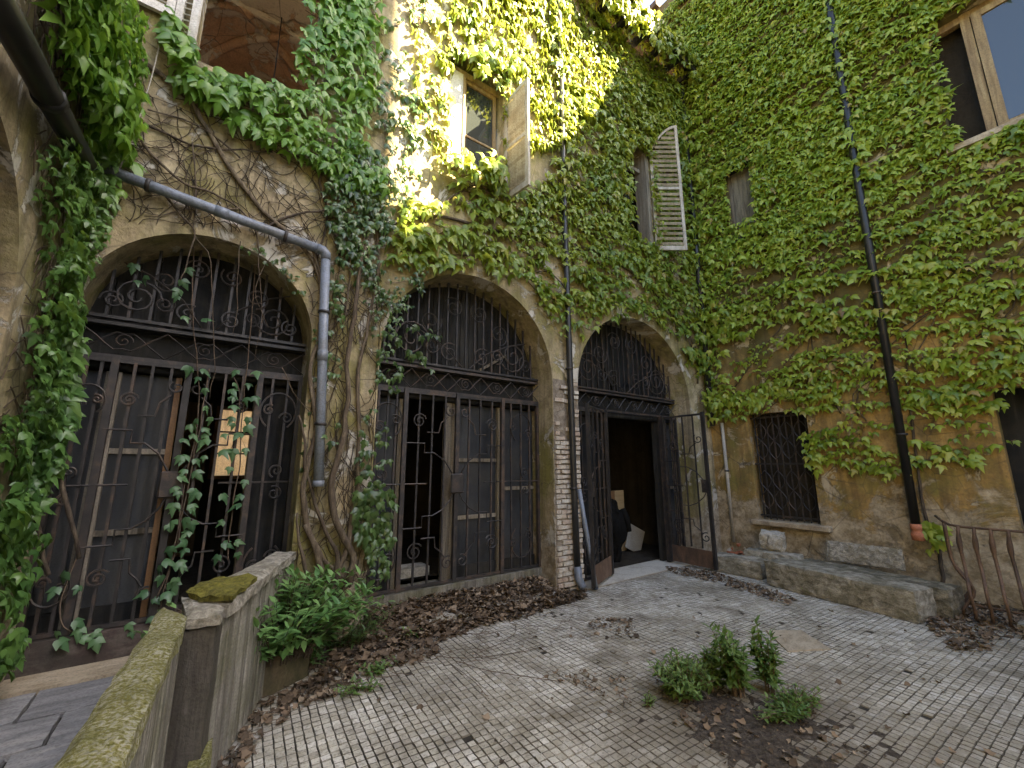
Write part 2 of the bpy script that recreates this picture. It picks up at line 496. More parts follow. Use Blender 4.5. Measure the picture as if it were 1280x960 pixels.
jd_ = n_.ramp(n_.noise(n_.pos(), 1.3, 5, 0.6, 0.4), [(0.38, 0.35), (0.62, 0.95)])
col = n_.mix(n_.math('MULTIPLY', n_.ramp(gn_.outputs[2], [(0.5, 1.0), (0.8, 0.0)]), jd_), col, (0.1, 0.088, 0.066))   # dirt packed in the joints
t.links.new(col, b.inputs['Base Color'])
b.inputs['Roughness'].default_value = 0.72
t.links.new(n_.bump(sp, 0.4, 0.006), b.inputs['Normal'])
M['tile'] = m

LM = {}
LM['right'] = leafmat('leaf right wall', [(0.0, (0.1, 0.17, 0.018)), (0.35, (0.22, 0.31, 0.03)), (0.75, (0.34, 0.42, 0.05)), (0.95, (0.43, 0.43, 0.07)), (0.975, (0.34, 0.2, 0.06)), (1.0, (0.2, 0.12, 0.05))], trans=0.4, rough=0.34, tcol=(0.5, 0.62, 0.06))
LM['back'] = leafmat('leaf back wall', [(0.0, (0.07, 0.14, 0.02)), (0.5, (0.15, 0.245, 0.035)), (0.95, (0.28, 0.33, 0.045)), (1.0, (0.26, 0.16, 0.05))], trans=0.45, rough=0.38, tcol=(0.6, 0.6, 0.06))
LM['left'] = leafmat('leaf left wall', [(0.0, (0.06, 0.15, 0.02)), (0.5, (0.11, 0.24, 0.035)), (1.0, (0.19, 0.33, 0.05))], trans=0.42, rough=0.36)
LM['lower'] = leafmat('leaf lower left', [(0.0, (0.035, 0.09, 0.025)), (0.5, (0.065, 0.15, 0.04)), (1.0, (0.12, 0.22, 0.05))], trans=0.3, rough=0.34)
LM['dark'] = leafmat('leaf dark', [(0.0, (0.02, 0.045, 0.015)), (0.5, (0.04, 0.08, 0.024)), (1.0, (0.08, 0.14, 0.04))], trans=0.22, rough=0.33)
LM['strand'] = leafmat('leaf strand', [(0.0, (0.035, 0.095, 0.045)), (0.6, (0.065, 0.14, 0.065)), (1.0, (0.1, 0.19, 0.08))], trans=0.25)
LM['shrub'] = leafmat('leaf shrub', [(0.0, (0.045, 0.13, 0.04)), (0.5, (0.1, 0.22, 0.065)), (1.0, (0.19, 0.32, 0.11))], trans=0.2, rough=0.36)
LM['weed'] = leafmat('leaf weed', [(0.0, (0.045, 0.1, 0.025)), (0.5, (0.085, 0.155, 0.04)), (1.0, (0.14, 0.21, 0.06))], trans=0.25, rough=0.45)
LM['dead'] = leafmat('dead leaf', [(0.0, (0.03, 0.024, 0.018)), (0.3, (0.075, 0.055, 0.038)), (0.6, (0.14, 0.1, 0.066)), (0.8, (0.24, 0.175, 0.115)), (0.93, (0.36, 0.29, 0.21)), (1.0, (0.05, 0.042, 0.034))], trans=0.1, rough=0.8, tcol=(0.3, 0.15, 0.05), spec=0.25)

# ------------------------------------------------------------------ leaf templates (local: tip to -Y, top side +Z)
def tmpl_ivy(seed):
    r = random.Random(seed)
    j = lambda s: (r.random() - 0.5) * s
    half = [(0.0, 0.06), (0.17, 0.13 + j(.05)), (0.37, 0.04 + j(.06)), (0.52 + j(.08), -0.36 + j(.12)), (0.29 + j(.05), -0.33 + j(.06)), (0.21 + j(.05), -0.5 + j(.06)), (0.0 + j(.05), -0.92 + j(.12))]
    pts = [(x, y) for x, y in half] + [(-x + j(.05), y + j(.05)) for x, y in half[-2:0:-1]]
    fold = 0.36 + j(.2); droop = 0.7 + j(.35)
    vs = [(x, y, -abs(x) * fold - droop * (y - 0.05) ** 2 + j(.03)) for x, y in pts]
    vs.append((0, -0.3, 0.03 - droop * 0.06))
    c = len(vs) - 1; n = len(pts)
    return np.array(vs), [(c, (i + 1) % n, i) for i in range(n)]


def tmpl_lance(seed, w=0.28):
    r = random.Random(seed)
    j = lambda s: (r.random() - 0.5) * s
    d = 0.35 + j(.4)
    ys = [0, -0.3, -0.62, -1.0]
    ws = [0.03, w * 0.5, w * 0.42, 0.0]
    vs = []
    for y, q in zip(ys, ws):
        z = -d * y * y
        vs += [(-q, y, z - q * 0.1), (0, y, z - q * 0.5), (q, y, z - q * 0.1)]
    fs = []
    for i in range(3):
        a = i * 3
        fs += [(a, a + 3, a + 4, a + 1), (a + 1, a + 4, a + 5, a + 2)]
    return np.array(vs), fs


def tmpl_dead(seed):
    r = random.Random(seed)
    j = lambda s: (r.random() - 0.5) * s
    o = [(0, .1), (.25, .05), (.42, -.25), (.2, -.45), (0, -.9), (-.22, -.5), (-.4, -.2), (-.2, .08)]
    cu = 0.9 + j(1.0); cv = j(1.4)
    vs = [(x + j(.1), y + j(.1), cu * x * x + cv * (y + .4) ** 2 * .6 + j(.12)) for x, y in o]
    vs.append((0, -.35, -.05))
    return np.array(vs), [(8, i, (i + 1) % 8) for i in range(8)]


IVY = [tmpl_ivy(i) for i in range(6)]
LANCE = [tmpl_lance(i) for i in range(5)]
LANCE_W = [tmpl_lance(i + 20, 0.42) for i in range(5)]
DEAD = [tmpl_dead(i) for i in range(6)]
_TM = {}


def tmpl_mesh(T, i, mat, nm):
    k = (id(T), i, mat.name)
    if k not in _TM:
        me = bpy.data.meshes.new(nm)
        me.from_pydata([tuple(v) for v in T[i][0]], [], T[i][1])
        me.materials.append(mat)
        me.polygons.foreach_set('use_smooth', [True] * len(me.polygons))
        _TM[k] = me
    return _TM[k]


def frame(nrm, tip):
    """rotation whose +Z is nrm and whose -Y is the tip direction"""
    z = np.asarray(nrm, float); z = z / np.linalg.norm(z)
    y = -np.asarray(tip, float); y = y - z * (y @ z)
    l = np.linalg.norm(y)
    y = y / l if l > 1e-6 else np.array([0, 1, 0.])
    x = np.cross(y, z)
    return np.stack([x, y, z], 1)


def merged_mesh(name, items, T, mat):
    V = []; F = []; A = []; off = 0
    for vi in range(len(T)):
        it = [q for q in items if q[3] == vi]
        if not it:
            continue
        tv, tf = T[vi]
        R = np.stack([q[1] * q[2] for q in it]); pos = np.stack([q[0] for q in it])
        vs = np.einsum('nij,kj->nki', R, tv) + pos[:, None, :]
        k = len(tv)
        V.append(vs.reshape(-1, 3))
        A.append(np.repeat(np.array([q[4] for q in it]), k))
        for i in range(len(it)):
            for f in tf:
                F.append(tuple(a + off + i * k for a in f))
        off += len(it) * k
    me = bpy.data.meshes.new(name)
    V = np.concatenate(V)
    me.from_pydata(V.tolist(), [], F)
    a = me.attributes.new('rnd', 'FLOAT', 'POINT')
    a.data.foreach_set('value', np.concatenate(A))
    me.polygons.foreach_set('use_smooth', [True] * len(me.polygons))
    me.materials.append(mat)
    return me


def scatter(parent, items, T, mat, single=300, one='leaf', many='leaves'):
    """items: (pos, rot3x3, scale, variant, rnd). The ones that show largest become parts, the rest one stuff part."""
    org = np.array(ORIG[parent.name]) if parent is not None else np.zeros(3)
    sc = []
    for i, q in enumerate(items):
        pr = proj(q[0])
        sc.append(-1 if pr is None or not (0 < pr[0] < 1280 and 0 < pr[1] < 960) else q[2] / pr[2])
    order = sorted(range(len(items)), key=lambda i: -sc[i])
    first = [i for i in order[:single] if sc[i] > 0]
    fs = set(first)
    for i in first:
        p, R, s, v, r = items[i]
        o = bpy.data.objects.new(one, tmpl_mesh(T, v, mat, one))
        M4 = Matrix(R.tolist()).to_4x4()
        M4 = Matrix.Translation(Vector(p - org)) @ M4 @ Matrix.Diagonal((s, s, s, 1))
        COL.objects.link(o)
        if parent is not None:
            o.parent = parent
        o.matrix_local = M4
    rest = [(q[0] - org, q[1], q[2], q[3], q[4]) for i, q in enumerate(items) if i not in fs]
    if rest:
        o = link(many, merged_mesh(many, rest, T, mat), parent)
        o['kind'] = 'stuff'


def inside(poly, x, y):
    c = False
    n = len(poly)
    j = n - 1
    for i in range(n):
        xi, yi = poly[i]; xj, yj = poly[j]
        if (yi > y) != (yj > y) and x < (xj - xi) * (y - yi) / (yj - yi) + xi:
            c = not c
        j = i
    return c


# ------------------------------------------------------------------ wall builder
def arch(cx, a, b, spring, base, n=28):
    pts = [(cx - a, base), (cx + a, base)]
    pts += [(cx + a * math.cos(PI * i / n), spring + b * math.sin(PI * i / n)) for i in range(n + 1)]
    return pts


def rect(s0, z0, s1, z1):
    return [(s0, z0), (s1, z0), (s1, z1), (s0, z1)]


def wall_mesh(outer, holes, to3, depths):
    """front sheet with openings, a reveal going back from each opening"""
    mb = MB()
    polys = [outer] + holes
    flat = [p for q in polys for p in q]
    tri = tessellate_polygon([[Vector((a, b, 0)) for a, b in q] for q in polys])
    mb.add([to3(a, b, 0) for a, b in flat], [tuple(t) for t in tri])
    for h, d in zip(holes, depths):
        n = len(h)
        mb.add([to3(a, b, 0) for a, b in h] + [to3(a, b, -d) for a, b in h], [(i, (i + 1) % n, (i + 1) % n + n, i + n) for i in range(n)])
    return mb


def wall_obj(name, mb, mat, parent):
    # no normal recalculation: plain two-sided sheet
    me = bpy.data.meshes.new(name)
    me.from_pydata(mb.v, [], mb.f)
    bm = bmesh.new(); bm.from_mesh(me)
    bmesh.ops.remove_doubles(bm, verts=bm.verts, dist=1e-5)
    bm.to_mesh(me); bm.free()
    me.materials.append(mat)
    o = link(name, me, parent)
    ORIG[o.name] = Vector((0, 0, 0))
    return o


B3 = lambda s, z, off: Vector((s, D - off, z))
R3 = lambda s, z, off: Vector((XR - off, s, z))
L3 = lambda s, z, off: Vector((XL + off, s, z))

A1 = (-0.144, 0.80, 0.80, 2.734)
A2 = (2.475, 1.17, 1.17, 2.725)
A3 = (5.51, 1.39, 1.305, 2.68)
TOPB = 9.75

# ================================================================== GROUND
g = MB().box((-700, -700, -0.3), (700, 700, -0.06)).build('ground', M['ground'])
tag(g, kind='structure')
yard = thing('courtyard_paving', 'courtyard paving of small pale square tiles', None, (0, 0, 0), kind='structure')
MB().box((-0.6, -3.5, -0.055), (XR + 0.3, D + 0.5, -0.012)).build('mortar_bed', M['mortar_bed'], yard)

# mosaic tiles
TS = 0.053
ca, sa = math.cos(math.radians(-2.8)), math.sin(math.radians(-2.8))
tv = []
def tmpl_tile(seed):
    r = random.Random(seed)
    j = lambda s: (r.random() - 0.5) * s
    h = 0.5
    b = 0.44
    lo = [(-h + j(.1), -h + j(.1), -0.3), (h + j(.1), -h + j(.1), -0.3), (h + j(.1), h + j(.1), -0.3), (-h + j(.1), h + j(.1), -0.3)]
    up = [(x * 0.93, y * 0.93, 0.0) for x, y, z in lo]
    mid = [(x, y, -0.09) for x, y, z in lo]
    vs = lo + mid + up
    fs = [(8, 9, 10, 11)]
    for k in range(4):
        k2 = (k + 1) % 4
        fs += [(k, k2, 4 + k2, 4 + k), (4 + k, 4 + k2, 8 + k2, 8 + k)]
    return np.array(vs), fs
TILE = [tmpl_tile(i) for i in range(6)]
tiles = []
PAR_L = [(-0.30, -4), (-0.2, 1.3), (0.02, 3.0), (0.55, 4.2)]
def left_limit(y):
    for (x0, y0), (x1, y1) in zip(PAR_L, PAR_L[1:]):
        if y0 <= y <= y1:
            return x0 + (x1 - x0) * (y - y0) / (y1 - y0)
    return 0.6
for i in range(-14, 166):
    for j in range(-34, 94):
        u = i * TS; v = j * TS
        # the rows drift a little, as hand-laid rows do
        u += 0.012 * math.sin(v * 1.7 + i * 0.05); v += 0.012 * math.sin(u * 1.3 + 2)
        x = ca * u - sa * v; y = sa * u + ca * v
        if y < -1.6 or y > D + 0.02 or x > XR - 0.05 or x < left_limit(y) + 0.05:
            continue
        if math.hypot(x, y) < 0.5 and y < 0.3:
            continue
        wear = noise.noise(Vector((x * 1.1, y * 1.1, 3.0)))
        if random.random() < 0.004 + 0.02 * max(0, wear):
            continue
        z = -0.003 + 0.004 * noise.noise(Vector((x * 2, y * 2, 0))) + random.gauss(0, 0.0012)
        tl = random.gauss(0, 0.022), random.gauss(0, 0.022)
        a = math.radians(-2.8) + random.gauss(0, 0.02)
        Rm = np.array((Matrix.Rotation(a, 3, 'Z') @ Matrix.Rotation(tl[0], 3, 'X') @ Matrix.Rotation(tl[1], 3, 'Y')))
        tiles.append((np.array((x, y, z)), Rm, TS * random.uniform(0.87, 0.94), random.randrange(6), random.random()))
scatter(yard, tiles, TILE, M['tile'], 300, 'tile', 'tiles')
# flat shading for tiles
for o in list(yard.children):
    if o.name.startswith('tile'):
        o.data.polygons.foreach_set('use_smooth', [False] * len(o.data.polygons))

# flat stone slab let into the tiles
q = [at_z(958, 789), at_z(1002, 789), at_z(1038, 812), at_z(985, 815)]
mb = MB(); mb.add([(p.x, p.y, 0.009) for p in q] + [(p.x, p.y, -0.02) for p in q], [(0, 1, 2, 3), (0, 4, 5, 1), (1, 5, 6, 2), (2, 6, 7, 3), (3, 7, 4, 0)])
mb.build('stone_slab', M['sand_strip'], yard)

# raised path left of the parapet
LZ = 0.2
path = thing('side_path', 'raised path of grey slate slabs beside the parapet', None, (0, 0, 0), kind='structure')
MB().box((XL - 1, -3, -0.05), (0.02, D - 0.02, LZ - 0.03)).build('path_bed', M['mortar_bed'], path)
ys = [4.13, 3.72, 3.35, 2.9, 2.5, 2.05, 1.55, 1.0, 0.4]
for k in range(len(ys) - 1):
    cuts = [XL - 0.02, -0.62 + random.uniform(-.2, .2), 0.0] if k % 2 == 0 else [XL - 0.02, -0.35 + random.uniform(-.2, .2), 0.0]
    for c0, c1 in zip(cuts, cuts[1:]):
        rough_block('slab', M['slate'], path, ((c0 + c1) / 2, (ys[k] + ys[k + 1]) / 2, LZ - 0.03), (c1 - c0 - 0.012, ys[k] - ys[k + 1] - 0.012, 0.07), 0, (random.gauss(0, .008), random.gauss(0, .008)), k * 3 + int(c0 * 10), 0.006)

# ================================================================== BACK WALL
back = thing('back_wall', 'ochre courtyard wall with three arched gateways under ivy', 'wall', (0, 0, 0))
h1 = arch(*A1, 0.0); h2 = arch(*A2, 0.0); h3 = arch(*A3, 0.0)
W2 = (1.99, 5.33, 2.83, 6.85)
W3 = (5.42, 5.45, 6.14, 7.3)
hw2 = arch(2.41, 0.42, 0.3, 6.85, 5.33, 12)
hw3 = arch(5.78, 0.36, 0.36, 7.3, 5.45, 12)
LG = (-0.52, 5.12, 0.44, 9.2)
holes = [h1, h2, h3, hw2, hw3, rect(*LG)]
# a little clearance so the holes stay inside the outline
outer = [(XL - 2.6, -0.3), (XR, -0.3), (XR, TOPB), (XL - 2.6, TOPB)]
wall_obj('wall', wall_mesh(outer, holes, B3, [0.56, 0.56, 0.56, 0.3, 0.3, 0.25]), M['back_plaster'], back)

# rooms behind the arches
def room(name, x0, x1, y0, y1, z0, z1, mat, parent, front=False, hole=None):
    mb = MB()
    vs = [(x0, y0, z0), (x1, y0, z0), (x1, y1, z0), (x0, y1, z0), (x0, y0, z1), (x1, y0, z1), (x1, y1, z1), (x0, y1, z1)]
    fs = [(0, 1, 2, 3), (4, 7, 6, 5), (0, 3, 7, 4), (1, 5, 6, 2)]
    mb.add(vs, fs)
    if hole:
        a, b, c, d = hole
        pv = [(x0, y1, z0), (x1, y1, z0), (x1, y1, z1), (x0, y1, z1), (a, y1, b), (c, y1, b), (c, y1, d), (a, y1, d)]
        mb.add(pv, [(0, 1, 5, 4), (1, 2, 6, 5), (2, 3, 7, 6), (3, 0, 4, 7)])
    else:
        mb.add([(x0, y1, z0), (x1, y1, z0), (x1, y1, z1), (x0, y1, z1)], [(0, 1, 2, 3)])
    return wall_obj(name, mb, mat, parent)

RY = 7.65
lw0, lw1 = at_y(276, 512, RY), at_y(311, 594, RY)
HOLE = (lw0.x, lw1.z, lw1.x, lw0.z)
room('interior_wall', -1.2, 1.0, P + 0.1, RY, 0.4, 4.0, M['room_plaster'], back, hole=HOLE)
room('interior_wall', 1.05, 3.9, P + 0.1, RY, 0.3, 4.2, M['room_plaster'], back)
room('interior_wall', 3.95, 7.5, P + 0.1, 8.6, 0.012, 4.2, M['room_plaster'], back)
MB().box((4.0, D + 0.03, -0.02), (7.0, 8.6, 0.006)).build('threshold', M['floor_dust'], back)
# window in the back of the first room: frame and leaf ajar
mb = MB()
a, b_, c, d = HOLE
for p0, p1 in (((a - .05, b_ - .05), (a, d + .05)), ((c, b_ - .05), (c + .05, d + .05)), ((a, b_ - .05), (c, b_)), ((a, d), (c, d + .05))):
    mb.box((p0[0], RY - 0.06, p0[1]), (p1[0], RY + 0.05, p1[1]))
mb.build('inner_window_frame', M['warm_wood'], back)
MB().box(((a + c) / 2 - .016, RY - .03, b_), ((a + c) / 2 + .016, RY + .03, d)).build('inner_window_bar', M['dark_wood'], back)
for f in (.33, .66):
    MB().box((a, RY - .02, b_ + (d - b_) * f - .01), (c, RY + .02, b_ + (d - b_) * f + .01)).build('inner_window_bar', M['dark_wood'], back)
MB().box((a - 0.42, RY - 0.30, 0.4), (a - 0.1, RY - 0.26, d + 0.05)).build('inner_door', M['warm_wood'], back)

# plinths under the first two gates
MB().box((A1[0] - A1[1] + .002, G - 0.05, 0.0), (A1[0] + A1[1] - .002, P + 0.25, 0.41)).build('plinth', M['plinth'], back)
MB().box((A2[0] - A2[1] + .002, G - 0.05, 0.0), (A2[0] + A2[1] - .002, P + 0.25, 0.30)).build('plinth', M['concrete'], back)
MB().box((A1[0] - A1[1] + .004, D - 0.02, 0.0), (A1[0] + A1[1] - .004, G - 0.052, LZ + 0.012)).build('doorstep', M['sand_strip'], back)
for k in range(5):
    x0 = 1.35 + k * 0.45
    rough_block('kerb_stone', M['pale_stone'], back, (x0 + 0.21, D + 0.02, 0.035 + .01 * (k % 2)), (0.43, 0.24, 0.12), random.gauss(0, .03), (random.gauss(0, .04), random.gauss(0, .03)), k + 50, 0.014)

bk = MB(); NX_ = 30
bv = []
for i in range(NX_ + 1):
    x = 0.75 + (4.0 - 0.75) * i / NX_
    for j, (y, z) in enumerate(((3.9, -.02), (4.05, .03), (4.2, .08), (4.32, .15), (4.429, .21))):
        if not (1.32 < x < 3.62) and j > 2:
            y = D - .01; z = .08
        bv.append((x, y, z + (.035 * noise.noise(Vector((x * 3, y * 5, 0))) if j else 0)))
bk.add(bv, [(i * 5 + j, (i + 1) * 5 + j, (i + 1) * 5 + j + 1, i * 5 + j + 1) for i in range(NX_) for j in range(4)])
tag(bk.build('leaf_mould', M['soil'], None, True), kind='structure')
# upper rooms
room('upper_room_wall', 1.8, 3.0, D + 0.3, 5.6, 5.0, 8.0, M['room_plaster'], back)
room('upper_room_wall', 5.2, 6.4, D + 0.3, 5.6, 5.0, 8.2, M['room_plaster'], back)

# loggia: painted vault behind the big opening
mb = MB()
x0, x1, y0, y1, z0, zs = -0.95, 1.0, D + 0.25, 6.9, 5.05, 6.35
vs = []
NA = 14
prof = [(x0, z0)] + [((x0 + x1) / 2 - (x1 - x0) / 2 * math.cos(PI * i / NA), zs + 0.95 * math.sin(PI * i / NA)) for i in range(NA + 1)] + [(x1, z0)]
n = len(prof)
mb.add([(x, y0, z) for x, z in prof] + [(x, y1, z) for x, z in prof], [(i, i + 1, i + 1 + n, i + n) for i in range(n - 1)])
mb.add([(x, y1, z) for x, z in prof], [tuple(range(n))])
mb.add([(x0, y0, z0), (x1, y0, z0), (x1, y1, z0), (x0, y1, z0)], [(0, 1, 2, 3)])
wall_obj('loggia_vault', mb, M['loggia_plaster'], back)
cx = (x0 + x1) / 2; hw = (x1 - x0) / 2
for (ya, yb) in ((y0 + .1, y1 - .1), (y1 - .1, y0 + .1)):
    pts = []
    for i in range(15):
        a = PI * i / 14
        pts.append((cx - hw * 0.985 * math.cos(a), ya + (yb - ya) * i / 14, zs + 0.93 * math.sin(a)))
    MB().tube(pts, 0.06, 6).build('vault_rib', M['loggia_plaster'], back, True)
for yy, rr2 in ((5.4, 0.05), (6.85, 0.07)):
    pts = [(cx - hw * 0.985 * math.cos(PI * i / 14), yy, zs + 0.93 * math.sin(PI * i / 14)) for i in range(15)]
    MB().tube(pts, rr2, 6).build('vault_rib', M['loggia_plaster'], back, True)
MB().box((x0, y1 - 0.1, zs - 0.12), (x1, y1, zs - 0.02)).build('vault_cornice', M['loggia_plaster'], back)
MB().tube([(0.12, 5.3, 8), (0.12, 5.3, 6.2)], 0.006, 5).build('lamp_cord', M['iron'], back)
MB().box((LG[0] - 0.06, D - 0.06, LG[1] - 0.09), (LG[2] + 0.08, D + 0.25, LG[1] - 0.005)).build('window_sill', M['back_plaster'], back)

# brickwork laid bare on the pier between second and third arch
bw, bh, gap = 0.17, 0.052, 0.011
MB().box((3.655, D - 0.004, 0.0), (4.115, D + 0.1, 2.75)).build('bare_mortar', M['mortar'], back)
bmesh_brick = []
for k in range(3):
    o = rough_block('brick', M['brick'], back, (0, 0, 0), (bw, 0.1, bh), 0, (0, 0), k + 80, 0.006)
    bmesh_brick.append(o.data); bpy.data.objects.remove(o)
for row in range(43):
    z = 0.04 + row * (bh + gap)
    x = 3.66 - (0.09 if row % 2 else 0.0)
    while x < 4.11:
        w = bw
        cxk = x + w / 2
        edge = 0.06 * noise.noise(Vector((row * 0.35, 2.2, 0)))
        lim0 = 3.665; lim1 = 4.105
        a0 = max(x, lim0); a1 = min(x + w, lim1)
        keep = (a1 - a0) > 0.05 and random.random() < (0.97 if row < 26 else 0.8 - (row - 26) * 0.03)
        if keep:
            o = bpy.data.objects.new('brick', random.choice(bmesh_brick))
            COL.objects.link(o); o.parent = back
            o.location = ((a0 + a1) / 2, D + 0.028 - random.uniform(0, 0.024), z + random.gauss(0, .002) + bh / 2)
            o.scale = ((a1 - a0) / bw, 1, random.uniform(.9, 1.05))
            o.rotation_euler = (random.gauss(0, .03), random.gauss(0, .02), random.gauss(0, .04))
        x += bw + gap

# eave of the back wall
mb = MB().box((3.2, 3.72, 9.74), (XR - 0.02, 3.80, 9.95))
mb.build('gutter', M['pipe_dark'], back)
for k in range(9):
    x = 3.4 + k * 0.5
    MB().box((x, 3.8, 9.78), (x + 0.09, D + 0.4, 9.9)).build('rafter', M['dark_wood'], back)
MB().add([(XL - 1.4, 3.72, 9.91), (XR, 3.72, 9.91), (XR, 8.6, 10.9), (XL - 1.4, 8.6, 10.9), (XL - 1.4, 3.72, 9.96), (XR, 3.72, 9.96), (XR, 8.6, 10.95), (XL - 1.4, 8.6, 10.95)],
         [(0, 1, 2, 3), (4, 5, 6, 7), (0, 1, 5, 4), (2, 3, 7, 6), (1, 2, 6, 5), (0, 3, 7, 4)]).build('roof', M['roof'], back)
MB().box((5.6, D - 0.06, 9.5), (XR - 0.02, D - 0.003, 9.56)).build('cornice', M['pale_wood'], back)
MB().box((XL - 1.4, 8.6, 0), (XR, 8.62, 10.85)).build('rear_wall', M['far_plaster'], back) if False else None


# ---- windows and shutters of the back wall
def shutter(parent, hinge, direction, w, z0, z1, mat, arched=0.0, label=None, nslat=26, thick=0.035, flip=1):
    """louvred shutter; hinge (x, y), direction = unit vector of the leaf in plan"""
    dx, dy = direction
    nx, ny = -dy, dx
    to3 = lambda s, z, off: Vector((hinge[0] + dx * s + nx * off, hinge[1] + dy * s + ny * off, z))
    fr = 0.055
    def top(s):
        return z1 - arched * (1 - min(1, max(0, s / w))) ** 2
    mb = MB()
    zi = lambda s: top(s) - fr
    mb.prism([(0, z0), (fr, z0), (fr, top(fr)), (0, top(0))], to3, -thick / 2, thick / 2)
    mb.prism([(w - fr, z0), (w, z0), (w, top(w)), (w - fr, top(w - fr))], to3, -thick / 2, thick / 2)
    mb.prism([(fr + .001, z0), (w - fr - .001, z0), (w - fr - .001, z0 + fr * 1.5), (fr + .001, z0 + fr * 1.5)], to3, -thick / 2, thick / 2)
    zm = z0 + (z1 - z0) * 0.47
    mb.prism([(fr + .001, zm), (w - fr - .001, zm), (w - fr - .001, zm + fr), (fr + .001, zm + fr)], to3, -thick / 2, thick / 2)
    k = 8
    ss = [fr + .001 + (w - 2 * fr - .002) * i / k for i in range(k + 1)]
    mb.prism([(s, top(s) - fr) for s in ss] + [(s, top(s)) for s in reversed(ss)], to3, -thick / 2, thick / 2)
    sh = mb.build('shutter', mat, parent)
    if label:
        sh['label'] = label
    step = (z1 - z0) / nslat
    z = z0 + fr * 1.5 + step * 0.5
    while z < z1 - fr:
        s0 = fr - 0.004; s1 = w - fr + 0.004
        while s0 < s1 and z > top(s0) - fr - 0.01:
            s0 += 0.02
        if s1 - s0 > 0.06 and not (zm - 0.02 < z < zm + fr + 0.02):
            c = to3((s0 + s1) / 2, z, 0)
            m2 = MB()
            ax = Vector((dx, dy, 0)) * (s1 - s0) / 2
            a = math.radians(46) * flip
            ay = (Vector((nx, ny, 0)) * math.cos(a) + Vector((0, 0, 1)) * math.sin(a)) * 0.022
            az = (Vector((nx, ny, 0)) * -math.sin(a) + Vector((0, 0, 1)) * math.cos(a)) * 0.005
            m2.obox(c, ax, ay, az)
            m2.build('slat', mat, sh)
        z += step
    return sh


def sash(parent, x0, x1, z0, z1, y, mat, name='window', bars=(0.33, 0.66), glass='glass', fr=0.05, axis='x', yaw=0.0):
    """window leaf in the x-z plane at depth y (axis 'x') or y-z plane (axis 'y')"""
    if axis == 'x':
        P3 = lambda s, z, o: (s, y + o, z)
    else:
        P3 = lambda s, z, o: (y + o, s, z)
    mb = MB()
    for a, b in (((x0, z0), (x0 + fr, z1)), ((x1 - fr, z0), (x1, z1)), ((x0 + fr + .001, z0), (x1 - fr - .001, z0 + fr)), ((x0 + fr + .001, z1 - fr), (x1 - fr - .001, z1))):
        mb.box(P3(a[0], a[1], -0.02), P3(b[0], b[1], 0.02))
    w = mb.build(name, mat, parent)
    for f in bars:
        z = z0 + (z1 - z0) * f
        MB().box(P3(x0 + fr + .002, z - 0.014, -0.016), P3(x1 - fr - .002, z + 0.014, 0.016)).build('glazing_bar', mat, w)
    zz = [z0 + fr] + [z0 + (z1 - z0) * f for f in bars] + [z1 - fr]
    for a, b in zip(zz, zz[1:]):
        MB().box(P3(x0 + fr - .004, a + 0.012, -0.003), P3(x1 - fr + .004, b - 0.012, 0.003)).build('pane', M[glass], w)
    return w

sash(back, 2.265, 2.80, 5.34, 6.84, D + 0.17, M['window_wood'], bars=(0.42,))
MB().box((2.0, D + .10, 5.34), (2.235, D + .13, 6.84)).build('white_panel', M['white_wood'], back)
MB().box((2.236, D + .08, 5.34), (2.263, D + .2, 6.84)).build('window_jamb', M['window_wood'], back)
MB().box((1.995, D + 0.12, 6.842), (2.825, D + 0.22, 6.93)).build('window_head', M['window_wood'], back)
shutter(back, (2.86, D), (0.12, -0.993), 0.47, 5.1, 6.72, M['shutter_wood'], 0.1, 'right shutter standing open beside the sunlit window', flip=-1.3, nslat=30)
MB().box((1.95, D - 0.07, 5.24), (2.87, D + 0.1, 5.325)).build('window_sill', M['sill_stone'], back)
sash(back, 5.45, 5.78, 5.46, 7.28, D + 0.2, M['dark_wood'], bars=(0.4,))
MB().box((6.05, D - 0.015, 5.45), (6.14, D + 0.24, 7.4)).build('window_jamb', M['pale_wood'], back)
MB().box((5.44, D + 0.12, 7.05), (6.05, D + 0.2, 7.12)).build('window_head', M['pale_wood'], back)
shutter(back, (6.17, D - .03), (0.815, -0.579), 0.57, 5.43, 8.05, M['shutter_wood'], 0.6, 'grey louvred shutter with a curved top standing open', flip=-1)
# shutters of the loggia opening
shutter(back, (0.47, D - 0.03), (1, 0), 0.44, 5.15, 7.6, M['shutter_wood'], 0.0, 'louvred shutter half buried in ivy', flip=-1)
shutter(back, (-0.97, D - 0.05), (1, 0), 0.28, 5.42, 7.6, M['white_wood'], 0.0, 'white painted shutter folded back')
shutter(back, (-0.68, D - 0.03), (0.95, -0.3), 0.17, 5.1, 7.6, M['white_wood'], 0.0, 'narrow pale louvred shutter leaf', nslat=40)

# ================================================================== LEFT WALL
left = thing('left_wall', 'shaded ochre wall with a dark arch at the left edge under hanging ivy', 'wall', (0, 0, 0))
la = arch(2.56, 0.86, 0.86, 2.42, 0.0)
wall_obj('wall', wall_mesh([(-4.0, -0.3), (D, -0.3), (D, 6.6), (-4.0, 6.6)], [la], L3, [0.4]), M['back_plaster'], left)
room('interior_wall', XL - 2.2, XL - 0.42, 1.2, 3.9, 0.2, 3.6, M['room_plaster'], left)
for k in range(15):
    y = 1.76 + k * 0.115
    zt = 2.42 + math.sqrt(max(0, 0.86 ** 2 - (y - 2.56) ** 2))
    MB().box((XL - 0.3, y - 0.011, 0.2), (XL - 0.278, y + 0.011, zt)).build('grille_bar', M['iron'], left)

